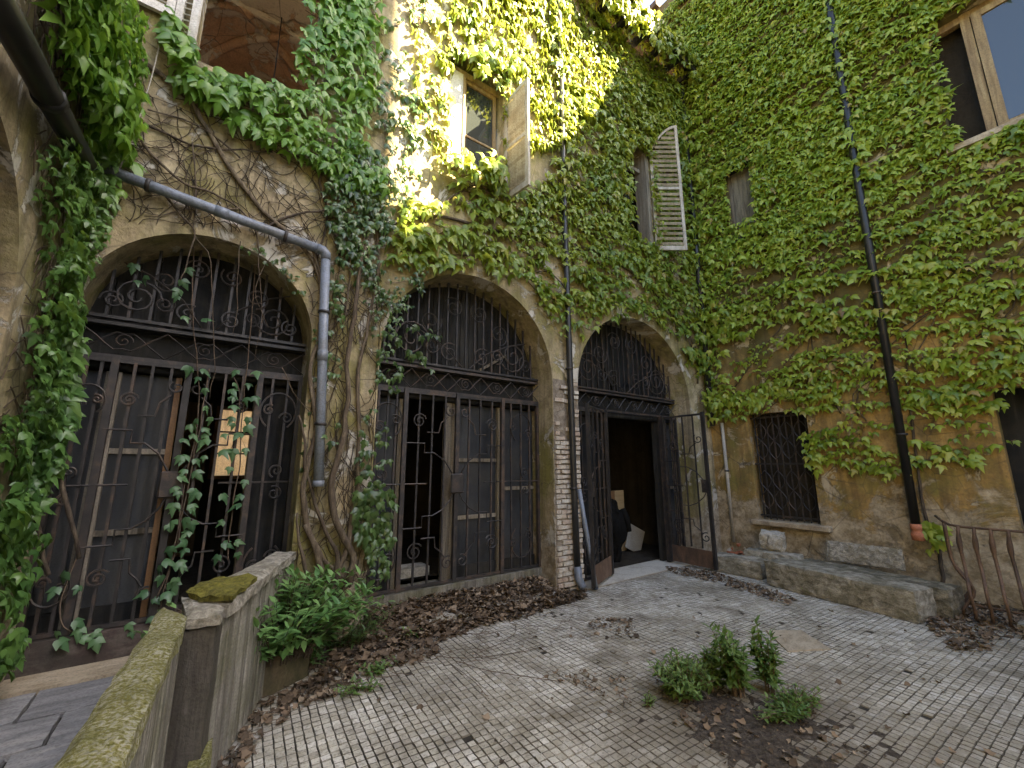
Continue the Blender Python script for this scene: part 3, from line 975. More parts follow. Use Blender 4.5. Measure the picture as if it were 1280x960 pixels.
# ================================================================== RIGHT WALL
right = thing('right_wall', 'tall ochre wall covered in rows of ivy on the right of the courtyard', 'wall', (0, 0, 0))
UW = (-0.9, 5.72, 0.53, 7.62)
SW = (2.88, 5.5, 3.44, 7.15)
GW = (2.61, 0.72, 3.5, 2.46)
DW = (-0.6, 0.0, 0.66, 2.5)
outer = [(-9.0, -0.3), (4.7, -0.3), (4.7, 12.35), (2.9, 12.3), (1.9, 11.75), (1.2, 11.25), (0.5, 11.2), (-0.5, 11.75), (-2.35, 12.0), (-2.45, 18.5), (-9.0, 18.5)]  # unseen top, with an added tall stretch, shaped to outline the sun patch
wall_obj('wall', wall_mesh(outer, [rect(*UW), rect(*SW), rect(*GW), rect(*DW)], R3, [0.35, 0.18, 0.3, 0.35]), M['right_plaster'], right)
# thickness of the wall along its outline, the added tall stretch included
mb = MB(); n = len(outer)
mb.add([R3(a, b, -0.002) for a, b in outer] + [R3(a, b, -0.3) for a, b in outer], [(i, (i + 1) % n, (i + 1) % n + n, i + n) for i in range(n)])
mb.add([R3(a, b, -0.3) for a, b in outer], [tuple(t) for t in tessellate_polygon([[Vector((a, b, 0)) for a, b in outer]])]) if False else None
wall_obj('wall_top', mb, M['right_plaster'], right)
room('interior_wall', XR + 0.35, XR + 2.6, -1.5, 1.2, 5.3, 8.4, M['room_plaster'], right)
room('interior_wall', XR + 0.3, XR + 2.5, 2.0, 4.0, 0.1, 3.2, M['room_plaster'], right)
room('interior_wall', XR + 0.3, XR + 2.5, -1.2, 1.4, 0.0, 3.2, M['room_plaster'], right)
for (n0, n1, z0, z1) in ((-1.5, 1.2, 5.3, 8.4), (2.0, 4.0, 0.1, 3.2), (-1.2, 1.4, 0.0, 3.2)):
    MB().box((XR + 2.6, n0, z0), (XR + 2.64, n1, z1)).build('interior_wall', M['room_plaster'], right)
# upper right window: open left half, glazed right leaf
RX = XR + 0.16
MB().box((RX - .05, 0.13, UW[1]), (RX + .05, 0.22, UW[3])).build('window_mullion', M['window_wood'], right)
MB().box((RX - .04, UW[0], UW[3] - 0.1), (RX + .05, UW[2], UW[3] + .0)).build('window_head', M['window_wood'], right)
MB().box((XR - .06, UW[0] - .05, UW[1] - 0.08), (XR + .34, UW[2] + .05, UW[1] - .003)).build('window_sill', M['sill_stone'], right)
sash(right, -0.82, 0.12, UW[1] + .01, UW[3] - 0.1, XR + 0.1, M['window_wood'], bars=(), fr=0.09, axis='y')
MB().box((XR + 0.12, SW[0], SW[1]), (XR + 0.17, SW[2], SW[3])).build('window_board', M['pale_wood'], right)
MB().box((XR + 0.06, SW[0] + 0.02, SW[1]), (XR + 0.12, SW[0] + 0.1, SW[3])).build('window_jamb', M['dark_wood'], right)
MB().box((XR - 0.03, SW[0] - 0.1, SW[3] - 0.02), (XR + 0.1, SW[2] + 0.06, SW[3] + 0.05)).build('window_lintel', M['dark_wood'], right)
# barred ground-floor window
MB().box((XR - 0.12, GW[0] - 0.14, GW[1] - 0.085), (XR + 0.28, GW[2] + 0.07, GW[1] - .004)).build('window_sill', M['sill_stone'], right, bevel=0.012)
gx = XR + 0.1
nb = 9
for k in range(nb):
    y = GW[0] + 0.06 + (GW[2] - GW[0] - 0.12) * k / (nb - 1)
    MB().box((gx - .009, y - .009, GW[1]), (gx + .009, y + .009, GW[3])).build('grille_bar', M['iron'], right)
for z in (0.78, 1.62, 2.4):
    MB().box((gx - .006, GW[0], z - .014), (gx - .012 + .03, GW[2], z + .014)).build('grille_rail', M['iron'], right)
for zc in (1.2, 2.0):
    for k in range(4):
        y = GW[0] + 0.14 + k * 0.2
        pts = [(gx - .02, y + 0.09 * math.sin(t_ * 2 * PI) * (1 if t_ < .5 else -1) , zc + (t_ - .5) * 0.62) for t_ in [i / 14 for i in range(15)]]
        MB().tube(pts, 0.008, 4).build('grille_scroll', M['iron'], right)
        pts = [(gx - .02, y - 0.09 * math.sin(t_ * 2 * PI) * (1 if t_ < .5 else -1), zc + (t_ - .5) * 0.62) for t_ in [i / 14 for i in range(15)]]
        MB().tube(pts, 0.008, 4).build('grille_scroll', M['iron'], right)
# dark door at the right edge
MB().box((XR + 0.22, DW[0], 0), (XR + 0.28, DW[2], DW[3])).build('door', M['dark_wood'], right)
# eave end above the corner
MB().box((XR - 0.12, 4.5, 12.36), (XR + 0.6, 4.9, 12.5)).build('eave', M['roof'], right)

# walls of the court that the photograph does not show: they close the court behind the camera
tag(MB().box((-9, -11.4, -0.2), (12, -11, 7.0)).build('court_wall', M['back_plaster']), 'plain ochre wall closing the court far behind', 'wall')
tag(MB().box((-6, 11.6, -0.2), (7, 12.0, 5)).build('yard_wall', M['far_plaster']), 'warm yellow wall of the next yard seen through the inner window', 'wall')

# ================================================================== WOODEN DOORS BEHIND THE GATES
TR, LEDGE = 2.437, 2.76

def arch_top(A, x):
    k = 1 - ((x - A[0]) / A[1]) ** 2
    return A[3] + A[2] * math.sqrt(max(0, k))

def door(A, base, pieces, label, seed):
    rnd = random.Random(seed)
    d = thing('wooden_door', label, 'door', (A[0], P, base))
    x0, x1 = A[0] - A[1], A[0] + A[1]
    for kind, a, b_, rails in pieces:
        if kind == 'pane':
            pn = MB().box((a, P - .006, base + 0.02), (b_, P + .012, TR - .09)).build('pane', M['dusty_pane'], d)
            for z in rails:
                MB().box((a, P - .03, z - .022), (b_, P - .007, z + .022)).build('rail', M['pale_wood'], d)
            MB().box((a, P - .03, base + .0), (b_, P - .007, base + .14)).build('rail', M['dark_wood'], d)
        elif kind == 'stile':
            MB().box((a, P - .045, base), (b_, P + .03, TR - .09)).build('stile', M['pale_wood'], d)
        elif kind == 'dark':
            MB().box((a, P - .045, base), (b_, P + .03, TR - .09)).build('stile', M['dark_wood'], d)
        elif kind == 'panel':
            MB().box((a, P - .006, base + .02), (b_, P + .02, TR - .09)).build('panel', M['dark_wood'], d)
        elif kind == 'warm':
            MB().box((a, P - .045, base), (b_, P + .03, TR - .09)).build('stile', M['warm_wood'], d)
    MB().tube([(x0, P - .06, TR - .04), (x1, P - .06, TR - .04)], 0.045, 8).build('head_beam', M['dark_wood'], d, True)
    MB().box((x0, P - .03, TR), (x1, P + .03, LEDGE - .06)).build('frieze_board', M['dark_wood'], d)
    MB().box((x0, P - .09, LEDGE - .055), (x1, P + .03, LEDGE + .03)).build('ledge_beam', M['dark_wood'], d)
    nb = max(8, int((x1 - x0) / 0.13))
    for k in range(nb):
        a = x0 + (x1 - x0) * k / nb + .003; b_ = x0 + (x1 - x0) * (k + 1) / nb - .003
        off = rnd.uniform(0, .012)
        ss = [a + (b_ - a) * i / 3 for i in range(4)]
        poly = [(a, LEDGE + .032), (b_, LEDGE + .032)] + [(s, max(LEDGE + .04, arch_top(A, s) - .002)) for s in reversed(ss)]
        MB().prism(poly, lambda s, z, o: Vector((s, P + o, z)), off, off + .022).build('plank', M['dark_wood'], d)
    return d

door(A1, 0.41, [('pane', -.944, -.76, ()), ('stile', -.76, -.665, ()), ('pane', -.665, -.315, (1.71, 1.08)), ('warm', -.315, -.275, ()), ('stile', .275, .325, ()), ('panel', .325, .656, ())],
     'dark door with a pale bare stile and a gap behind the gate nearest the parapet', 1)
d2 = door(A2, 0.30, [('pane', 1.305, 1.69, ()), ('stile', 1.69, 1.75, ()), ('stile', 2.28, 2.40, ()), ('pane', 2.40, 3.03, (1.66, 0.98)), ('stile', 3.03, 3.12, ()), ('pane', 3.12, 3.645, (1.3,))],
     'half glazed door with two pale rails behind the middle gate, left leaf ajar', 2)
MB().bar((2.75, P - .03, 2.82), (3.2, P - .03, 3.1), 0.03, 0.04, (0, 1, 0)).build('brace', M['pale_wood'], d2)
MB().box((1.78, P + .25, .32), (2.27, P + .5, .42)).build('inner_step', M['pale_stone'], d2)
MB().box((1.80, P + .6, .32), (1.83, P + 1.1, 2.2)).build('inner_leaf', M['warm_wood'], d2)
d3 = door(A3, 0.012, [('panel', 4.12, 4.92, ()), ('dark', 4.92, 5.02, ()), ('dark', 6.40, 6.5, ()), ('pane', 6.5, 6.9, (1.2,))],
     'dark frame of the open doorway behind the swung back gate', 3)
for (xa, za, xb, zb) in ((5.35, 2.82, 5.1, 3.3), (5.5, 2.82, 5.95, 3.2), (5.45, 2.82, 5.42, 3.3)):
    MB().bar((xa, P - .03, za), (xb, P - .03, zb), 0.03, 0.035, (0, 1, 0)).build('brace', M['dark_wood'], d3)

# ================================================================== IRON GATES
def spiral(cx, cz, r, turns=1.6, a0=0.0, sgn=1, n=26):
    return [(cx + sgn * r * (1 - 0.86 * i / n) * math.cos(a0 + 2 * PI * turns * i / n), cz + r * (1 - 0.86 * i / n) * math.sin(a0 + 2 * PI * turns * i / n)) for i in range(n + 1)]


def leaf_wires(w, h, mir):
    """scroll work of one gate leaf; u from the hinge (0) to the meeting edge (w), v up from the bottom rail"""
    U = lambda u: u * w
    V = lambda v: v * h
    sc = w / 0.655
    W = []
    W.append(spiral(U(.25), V(.84), .085 * sc, 1.8, 0.3))
    W.append(spiral(U(.86), V(.905), .075 * sc, 1.3, 2.2) )
    W.append([(U(.80), V(.87)), (U(.66), V(.835)), (U(.62), V(.78)), (U(.40), V(.78))])
    W.append([(0, V(.72)), (U(.36), V(.72)), (U(.36), V(.67)), (U(.55), V(.67)), (U(.75), V(.63)), (U(.9), V(.565)), (U(.94), V(.53))])
    W.append([(0, V(.51)), (U(.42), V(.51))])
    W.append([(U(.94), V(.46)), (U(.88), V(.42)), (U(.72), V(.37)), (U(.55), V(.345)), (U(.36), V(.345)), (U(.36), V(.29)), (0, V(.29))])
    W.append(spiral(U(.25), V(.175), .095 * sc, 1.8, 0.6))
    W.append([(U(.36), V(.235)), (U(.6), V(.235)), (U(.62), V(.185)), (U(.72), V(.16)), (U(.8), V(.13))])
    W.append(spiral(U(.86), V(.1), .075 * sc, 1.4, 1.2))
    return W


def side_wires(w, h, mir):
    U = lambda u: u * w
    V = lambda v: v * h
    W = []
    r = min(w * 0.34, 0.13)
    for vc, s in ((.83, 1), (.16, -1)):
        big = [(U(.5) + r * 1.25 * math.cos(a), V(vc) + s * r * 1.5 * math.sin(a)) for a in [(-.3 + 1.6 * i / 18) * PI for i in range(19)]]
        W.append(big)
        W.append(spiral(U(.30), V(vc) - s * r * .5, r * .5, 1.4, 0.0))
        W.append(spiral(U(.72), V(vc) + s * r * .1, r * .45, 1.4, 1.0, -1))
    W.append(spiral(U(.4), V(.56), r * .55, 1.4, -1.2))
    W.append(spiral(U(.4), V(.46), r * .55, 1.4, 1.2))
    W.append([(0, V(.51)), (w, V(.51))])
    return W


_BARM = {}
def unit_bar(w):
    if w not in _BARM:
        _BARM[w] = MB().box((-w / 2, -w / 2, 0), (w / 2, w / 2, 1)).mesh('bar', M['iron'])
    return _BARM[w]


def put_bar(parent, p, height, w=0.022, name='bar', rot=0.0):
    o = bpy.data.objects.new(name, unit_bar(w))
    COL.objects.link(o)
    o.parent = parent
    o.location = Vector(p) - ORIG[parent.name]
    o.scale = (1, 1, height)
    o.rotation_euler = (random.gauss(0, .002), random.gauss(0, .002), rot)
    return o


def gate_field(parent, org, direc, w, z0, z1, nbars, wires, posts=(True, True), kick=0.0, name=None):
    """frame + bars + scrolls in a vertical plane through org along direc"""
    dx, dy = direc
    to = lambda u, v, o=0.0: Vector((org[0] + dx * u - dy * o, org[1] + dy * u + dx * o, z0 + v))
    H = z1 - z0
    ang = math.atan2(dy, dx)
    mb = MB()
    for z, hh in ((0.0, .03),):
        mb.obox(to(w / 2, z + hh / 2), Vector((dx, dy, 0)) * w / 2, Vector((-dy, dx, 0)) * .012, Vector((0, 0, hh / 2)))
    if kick:
        mb = MB().obox(to(w / 2, kick / 2 + .0), Vector((dx, dy, 0)) * (w / 2 - .01), Vector((-dy, dx, 0)) * .004, Vector((0, 0, kick / 2 - .002)))
    fr = mb.build('gate_leaf' if name is None else name, M['rust'] if kick else M['iron'], parent)
    MB().obox(to(w / 2, H - .015), Vector((dx, dy, 0)) * w / 2, Vector((-dy, dx, 0)) * .012, Vector((0, 0, .015))).build('rail', M['iron'], fr)
    if posts[0]:
        put_bar(fr, to(0.0, 0), H + .02, .048, 'post', ang)
    if posts[1]:
        put_bar(fr, to(w, 0), H + .02, .048, 'post', ang)
    for k in range(nbars):
        u = w * (k + 1) / (nbars + 1)
        put_bar(fr, to(u, .02 + kick), H - .04 - kick, .02, 'bar', ang)
    for pts in wires:
        pp = [to(u, kick + v * (H - kick) / H, -.016 if k % 2 else .016) for k, (u, v) in enumerate([(u, v) for u, v in pts])]
        pp = [to(u, kick + v * (H - kick) / H, -.018) for u, v in pts]
        MB().tube(pp, 0.0085, 5).build('scroll', M['iron'], fr)
    return fr


def gate_top(parent, A, base):
    x0, x1 = A[0] - A[1], A[0] + A[1]
    mb = MB()
    mb.box((x0, G - .014, TR), (x1, G + .014, TR + .03))
    mb.build('transom', M['iron'], parent)
    mb = MB()
    mb.box((x0, G - .014, LEDGE - .05), (x1, G + .014, LEDGE - .022))
    mb.build('frieze_rail', M['iron'], parent)
    MB().box((x0, G - .02, LEDGE + .0), (x1, G + .02, LEDGE + .026)).build('ledge', M['iron'], parent)
    # wavy frieze wires
    nw = max(3, int((x1 - x0) / 0.42))
    zc = (TR + LEDGE) / 2 - .015
    for s in (1, -1):
        pts = []
        for i in range(nw * 10 + 1):
            x = x0 + (x1 - x0) * i / (nw * 10)
            pts.append((x, G - .01 * s, zc + s * 0.085 * math.cos(i / 10 * 2 * PI) * (1 + .25 * math.cos(i / 10 * 6 * PI))))
        MB().tube(pts, .007, 4).build('frieze_wire', M['iron'], parent)
    for k in range(nw):
        xc = x0 + (x1 - x0) * (k + .5) / nw
        MB().tube([(u, G - .02, z) for u, z in spiral(xc, zc, .06, 1.5, k)], .006, 4).build('frieze_scroll', M['iron'], parent)
    nb = max(9, int((x1 - x0) / 0.125))
    for k in range(1, nb):
        x = x0 + (x1 - x0) * k / nb
        put_bar(parent, (x, G, LEDGE + .02), arch_top(A, x) - LEDGE - .02, .02, 'lunette_bar')
    r = A[1] * .2
    for s in (-1, 1):
        MB().tube([(u, G - .018, z) for u, z in spiral(A[0] + s * A[1] * .62, LEDGE + r + .05, r, 2.0, 0 if s < 0 else PI, 1)], .009, 5).build('lunette_scroll', M['iron'], parent)
        MB().tube([(u, G - .018, z) for u, z in spiral(A[0] + s * A[1] * .2, LEDGE + r * .7 + .03, r * .55, 1.6, 1, 1)], .008, 5).build('lunette_scroll', M['iron'], parent)
        MB().tube([(A[0] + s * .05, G - .018, LEDGE + .03), (A[0] + s * A[1] * .25, G - .018, LEDGE + .25), (A[0] + s * A[1] * .55, G - .018, LEDGE + .42), (A[0] + s * A[1] * .8, G - .018, LEDGE + .5)], .008, 4).build('lunette_scroll', M['iron'], parent)


def more_scrolls(parent, A):
    for s in (-1, 1):
        for f, h_, r in ((.42, .42, .13), (.16, .62, .12), (.8, .12, .1), (.4, .16, .09)):
            x = A[0] + s * A[1] * f; z = LEDGE + A[2] * h_ + .06
            if z + A[1] * r < arch_top(A, x) - .03:
                MB().tube([(u, G - .018, w_) for u, w_ in spiral(x, z, A[1] * r, 1.7, f * 9 + s, s)], .008, 5).build('lunette_scroll', M['iron'], parent)


def make_gate(A, base, posts, label, opening=None, nside=(2, 2)):
    gt = thing('iron_gate', label, 'gate', (A[0], G, base))
    x0, x1 = A[0] - A[1] + .01, A[0] + A[1] - .01
    pl, pm, pr = posts
    H = TR - base
    mirror = lambda W, w: [[(w - u, v) for u, v in p] for p in W]
    gate_field(gt, (x0, G), (1, 0), pl - x0, base, TR, nside[0], side_wires(pl - x0, H, 0), (True, True), name='side_panel')
    gate_field(gt, (pr, G), (1, 0), x1 - pr, base, TR, nside[1], mirror(side_wires(x1 - pr, H, 0), x1 - pr), (True, True), name='side_panel')
    if opening is None:
        gate_field(gt, (pl, G), (1, 0), pm - pl, base, TR, 3, leaf_wires(pm - pl, H, 0), (False, True))
        gate_field(gt, (pm, G), (1, 0), pr - pm, base, TR, 3, mirror(leaf_wires(pr - pm, H, 0), pr - pm), (False, False))
        MB().box((pm - .085, G - .05, base + H * .455), (pm + .085, G - .02, base + H * .56)).build('lock_box', M['iron'], gt, bevel=.012)
    else:
        for hinge, tgt in opening:
            v = Vector((tgt[0] - hinge[0], tgt[1] - hinge[1], 0)); L = v.length; v.normalize()
            gate_field(gt, hinge, (v.x, v.y), L, base + .03, TR - .01, 3, leaf_wires(L, H - .3, 0), (True, True), kick=.26)
            c = Vector((*tgt, base + H * .52)) - v * .05
            MB().obox(c, v * .06, Vector((-v.y, v.x, 0)) * .02, Vector((0, 0, .1))).build('lock_box', M['iron'], gt)
    gate_top(gt, A, base)
    more_scrolls(gt, A)
    return gt

make_gate(A1, 0.42, (-.70, -.23, .30), 'closed wrought iron gate nearest the parapet with ivy strands hanging through its bars')
make_gate(A2, 0.31, (1.73, 2.385, 3.04), 'closed wrought iron gate in the middle arch with a square lock box', nside=(3, 3))
make_gate(A3, 0.015, (4.98, 5.6, 6.42), 'wrought iron gate with both leaves swung open at the far arch', opening=(((4.95, G - .06), (4.2, 4.07)), ((6.42, G - .06), (6.40, 3.66))), nside=(4, 2))

# ================================================================== PIPES AND WIRES
def bracket(parent, p, r, axis='z', n=(0, -1, 0)):
    p = Vector(p)
    d = Vector((0, 0, .012)) if axis == 'z' else Vector((.012, 0, 0))
    MB().tube([p - d, p + d], r * 1.28, 10).build('bracket', M['iron'], parent, True)

dp = thing('drainpipe', 'bent grey drainpipe running along the wall above the first arch and down the pier', 'drainpipe', (0.76, D - .1, 1.4))
p0 = at_y(115, 205, D - .1); p1 = at_y(404, 313, D - .1)
pts = [p0, p0.lerp(p1, .33), p0.lerp(p1, .66), p1 - (p1 - p0).normalized() * .05]
MB().tube(pts, .042, 12).build('upper_run', M['pipe_grey'], dp, True)
e0 = p1 - (p1 - p0).normalized() * .06
x2 = at_y(401, 605, D - .1)
down = Vector((x2.x - .02, D - .1, x2.z))
top = Vector((p1.x + .03, D - .1, p1.z - .09))
MB().tube([e0, p1 + Vector((0, 0, -.005)), Vector((p1.x + .026, D - .1, p1.z - .03)), top], .047, 12).build('elbow', M['pipe_grey'], dp, True)
MB().tube([top, top.lerp(down, .5), down], .042, 12).build('lower_run', M['pipe_grey'], dp, True)
MB().tube([down + Vector((0, 0, .03)), down - Vector((0, 0, .02))], .049, 12).build('collar', M['pipe_grey'], dp, True)
for f in (.25, .75):
    bracket(dp, top.lerp(down, f), .042)
for f in (.45,):
    q = top.lerp(down, f); MB().tube([q + Vector((0, 0, .05)), q - Vector((0, 0, .05))], .0465, 12).build('collar', M['pipe_grey'], dp, True)
q = p0.lerp(p1, .5); d_ = (p1 - p0).normalized() * .05
MB().tube([q - d_, q + d_], .0465, 12).build('collar', M['pipe_grey'], dp, True)
for f in (.2, .8):
    q = p0.lerp(p1, f); d = (p1 - p0).normalized() * .014
    MB().tube([q - d, q + d], .054, 10).build('bracket', M['iron'], dp, True)
    MB().tube([q, q + Vector((0, .1, 0))], .008, 5).build('bracket', M['iron'], dp)

lp = thing('drainpipe', 'thick black pipe sloping along the left wall beneath hanging ivy', 'drainpipe', (XL + .1, 3.4, 3.6))
MB().tube([at_x(-60, -90, XL + .09), at_x(20, 45, XL + .09), at_x(62, 122, XL + .09), at_x(106, 203, XL + .09)], .062, 10).build('pipe', M['pipe_dark'], lp, True)
MB().tube([at_x(60, 118, XL + .09), at_x(64, 126, XL + .09)], .072, 10).build('collar', M['pipe_dark'], lp, True)

wr = thing('cable', 'thin pale cable hanging slack from the white shutter to the grey drainpipe', 'cable', (0, 0, 0))
MB().tube([at_y(202, 45, D - .14), at_y(190, 95, D - .13), at_y(170, 160, D - .12), at_y(150, 210, D - .1)], .005, 5).build('wire', M['pipe_pale'], wr)

mp = thing('downpipe', 'dark iron downpipe on the pier between the middle and far arches', 'downpipe', (3.92, D - .08, 0))
px = 3.90
MB().tube([(px - .02, D - .08, 9.7), (px - .02, D - .08, 5.0), (px, D - .08, 3.2), (px + .02, D - .08, 1.2), (px + .04, D - .08, .3)], .042, 10).build('pipe', M['pipe_dark'], mp, True)
MB().tube([(px + .04, D - .08, .34), (px + .045, D - .09, .2), (px + .04, D - .17, .1)], .05, 10).build('shoe', M['pipe_grey'], mp, True)
for z in (1.3, 2.9, 4.6, 6.5, 8.4):
    bracket(mp, (px - .01 + (.02 if z < 2 else 0), D - .08, z), .042)

cp = thing('downpipe', 'dark downpipe smothered in ivy in the corner of the two walls', 'downpipe', (XR - .1, D - .1, 2.4))
MB().tube([(XR - .13, D - .1, 9.7), (XR - .13, D - .1, 2.3)], .05, 10).build('pipe', M['pipe_dark'], cp, True)
for z in (3, 5, 7):
    bracket(cp, (XR - .13, D - .1, z), .05)
pp_ = thing('downpipe', 'slim pale pipe standing at the corner beside the barred window', 'downpipe', (XR - .06, 3.9, 0))
MB().tube([(XR - .05, 3.93, 2.35), (XR - .05, 3.92, .3)], .028, 8).build('pipe', M['pipe_pale'], pp_, True)
bracket(pp_, (XR - .05, 3.925, 1.5), .028)

rp = thing('downpipe', 'black downpipe on the ivy wall ending in a terracotta socket', 'downpipe', (XR - .09, 1.52, .7))
MB().tube([(XR - .09, 1.46, 11.1), (XR - .09, 1.46, 9), (XR - .09, 1.5, 5.5), (XR - .09, 1.53, .82)], .05, 12).build('pipe', M['pipe_dark'], rp, True)
MB().tube([(XR - .09, 1.53, .86), (XR - .09, 1.53, .80), (XR - .09, 1.53, .79), (XR - .09, 1.53, .76), (XR - .09, 1.53, .74), (XR - .09, 1.53, .66)], [.058, .062, .055, .055, .066, .066], 14).build('socket', M['terracotta'], rp, True)
for z in (2.0, 4.0, 6.4, 8.6):
    bracket(rp, (XR - .09, 1.51, z), .05)
# plastic tube leaning on the gate
a = at_z(745, 736, .02); lt = thing('plastic_tube', 'slim blue grey tube leaning between the brick pier and the open gate', 'tube', a)
b2 = at_y(724, 612, D - .06)
MB().tube([a, b2], .03, 10).build('tube', M['pipe_grey'], lt, True)

# ================================================================== PARAPET
par = thing('parapet', 'low weathered concrete parapet with a mossy coping running from the camera to the pier', 'parapet', (0, 3, 0))
CZ = 0.88
def slab4(name, mat, a, b, c, d, z0, z1, seed, sub=14, amp=.008):
    bm = bmesh.new()
    for z in (z0, z1):
        pass
    nx, ny = 5, sub
    def pt(u, v, z):
        p = Vector(a).lerp(Vector(b), u).lerp(Vector(d).lerp(Vector(c), u), v)
        return Vector((p.x, p.y, z))
    mb = MB()
    idx = {}
    vs = []
    def gid(i, j, k):
        if (i, j, k) not in idx:
            p = pt(i / nx, j / ny, z0 + (z1 - z0) * k / 2)
            nn = noise.noise_vector(p * 6 + Vector((seed, 0, 0))) * amp * 1.6 + noise.noise_vector(p * 22) * amp
            if k == 2 and (i in (0, nx) or j in (0, ny)):
                p.z -= .012 + .01 * random.random()
            idx[(i, j, k)] = len(vs); vs.append(p + nn)
        return idx[(i, j, k)]
    fs = []
    for i in range(nx):
        for j in range(ny):
            fs.append((gid(i, j, 2), gid(i + 1, j, 2), gid(i + 1, j + 1, 2), gid(i, j + 1, 2)))
            fs.append((gid(i, j, 0), gid(i, j + 1, 0), gid(i + 1, j + 1, 0), gid(i + 1, j, 0)))
    for k in range(2):
        for j in range(ny):
            fs.append((gid(0, j, k), gid(0, j, k + 1), gid(0, j + 1, k + 1), gid(0, j + 1, k)))
            fs.append((gid(nx, j, k), gid(nx, j + 1, k), gid(nx, j + 1, k + 1), gid(nx, j, k + 1)))
        for i in range(nx):
            fs.append((gid(i, 0, k), gid(i + 1, 0, k), gid(i + 1, 0, k + 1), gid(i, 0, k + 1)))
            fs.append((gid(i, ny, k), gid(i, ny, k + 1), gid(i + 1, ny, k + 1), gid(i + 1, ny, k)))
    mb.add(vs, fs)
    return mb.build(name, mat, par)
bm = None
c1 = [at_z(204, 753, CZ), at_z(236, 766, CZ)]
n0 = at_z(64, 960, CZ); n1 = at_z(148, 960, CZ)
dirL = (c1[0] - n0); dirR = (c1[1] - n1)
nl = n0 - dirL * .9; nr = n1 - dirR * .9
slab4('coping', M['moss_coping'], nl, nr, c1[1], c1[0], CZ - .075, CZ, 3, 40)
pq = [at_z(206, 752, CZ), at_z(234, 768, CZ), at_z(278, 763, CZ), at_z(288, 744, CZ), at_z(228, 741, CZ)]
slab4('post_cap', M['pale_stone'], pq[1], pq[2], pq[3], pq[4], CZ - .07, CZ - .006, 8, 5, .006)
f0 = at_z(232, 744, CZ + .02); f1 = at_z(287, 750, CZ + .02)
e0_ = at_y(342, 688, D - .02); e1_ = at_y(368, 692, D - .02)
slab4('coping', M['pale_stone'], f0, f1, (e1_.x + .02, D - .02, 0), (e0_.x, D - .02, 0), CZ - .065, CZ + .012, 5, 26)
m0 = f0.lerp(Vector((e0_.x, D, 0)), .0); m1 = f1.lerp(Vector((e1_.x, D, 0)), .0)
mm0 = f0.lerp(Vector((e0_.x, D - .02, CZ)), .28); mm1 = f1.lerp(Vector((e1_.x + .02, D - .02, CZ)), .28)
slab4('moss_cushion', M['moss'], m0, m1, mm1, mm0, CZ + .005, CZ + .05, 9, 10, .016)
# body under the near coping, boards marked in the concrete
def panel(a0, a1, z0, z1, inset, thick, n, name):
    a0 = Vector((a0.x, a0.y, 0)); a1 = Vector((a1.x, a1.y, 0))
    d = (a1 - a0); L = d.length; d.normalize(); s = Vector((d.y, -d.x, 0))
    MB().obox((a0 + a1) / 2 - s * (inset + thick / 2 + .012) + Vector((0, 0, (z0 + z1) / 2)), d * L / 2, s * thick / 2, Vector((0, 0, (z1 - z0) / 2))).build(name, M['concrete'], par)
    w = L / n
    for k in range(n):
        c = a0 + d * (w * (k + .5)) - s * (inset + .006)
        o = .006 * random.random()
        m2 = MB().obox(c + s * o + Vector((0, 0, (z0 + z1) / 2)), d * (w / 2 - .004 - .006 * random.random()), s * .016, Vector((0, 0, (z1 - z0) / 2 - .002)))
        m2.build('rib', M['concrete'], par, bevel=.005)
panel(nr, c1[1] + (c1[1] - nr).normalized() * .16, 0.0, CZ - .078, .03, .09, 36, 'panel')
panel(f1 + Vector((.0, .05, 0)), Vector((e1_.x + .02, D - .02, 0)), 0.0, CZ - .067, .03, .09, 16, 'panel')
pa_ = pq[1]; pb_ = pq[2]
dv = (pb_ - pa_); pw = dv.length; dv.normalize(); dn = Vector((-dv.y, dv.x, 0))
pc = (pa_ + pb_) / 2 + dn * .13
rough_block('post', M['dirty_concrete'], par, (pc.x - dv.x * .03, pc.y - dv.y * .03, (CZ - .075) / 2), (pw * 1.15, .22, CZ - .075), math.atan2(dv.y, dv.x), (0, 0), 4, .008)
pk = pb_ - dn * .02 + dv * .0
rough_block('foot', M['moss_coping'], par, (pk.x - .02, pk.y + .02, .1), (.09, .4, .26), math.atan2(dv.y, dv.x) + .1, (.0, 0), 6, .012)

# ================================================================== STONES, RAIL AND OTHER THINGS BY THE RIGHT WALL
def block_thing(name, label, cat, mat, c, size, rot, tilt, seed, amp=.02, group=None):
    o = rough_block(name, mat, None, (0, 0, 0), size, 0, (0, 0), seed, amp)
    o.location = c; o.rotation_euler = (tilt[0], tilt[1], rot)
    return tag(o, label, cat, group)

# front bench stone from (6.3,2.9) to (6.05,1.36)
fa, fb = at_z(958, 731), at_z(1150, 781)
v = (fb - fa); L = v.length; ang = math.atan2(v.y, v.x)
side = Vector((-v.y, v.x, 0)).normalized()
if side.x < 0: side = -side
c = (fa + fb) / 2 + side * .21
block_thing('stone_block', 'long mossy stone block lying lengthwise in front of the other stones', 'stone', M['stone'], (c.x, c.y, .155), (L, .42, .32), ang, (0, 0), 11, .013, 'cut stones along the right wall')
c = c + side * .42 + v.normalized() * .12
block_thing('stone_block', 'rough long stone block behind the mossy front one, its end showing', 'stone', M['stone'], (c.x, c.y, .15), (L * .98, .4, .30), ang + .02, (0, 0), 12, .018, 'cut stones along the right wall')
la_, lb_ = at_z(886, 713), at_z(953, 726)
v2 = lb_ - la_; c = (la_ + lb_) / 2
s2 = Vector((-v2.y, v2.x, 0)).normalized()
if s2.x < 0: s2 = -s2
c += s2 * .2
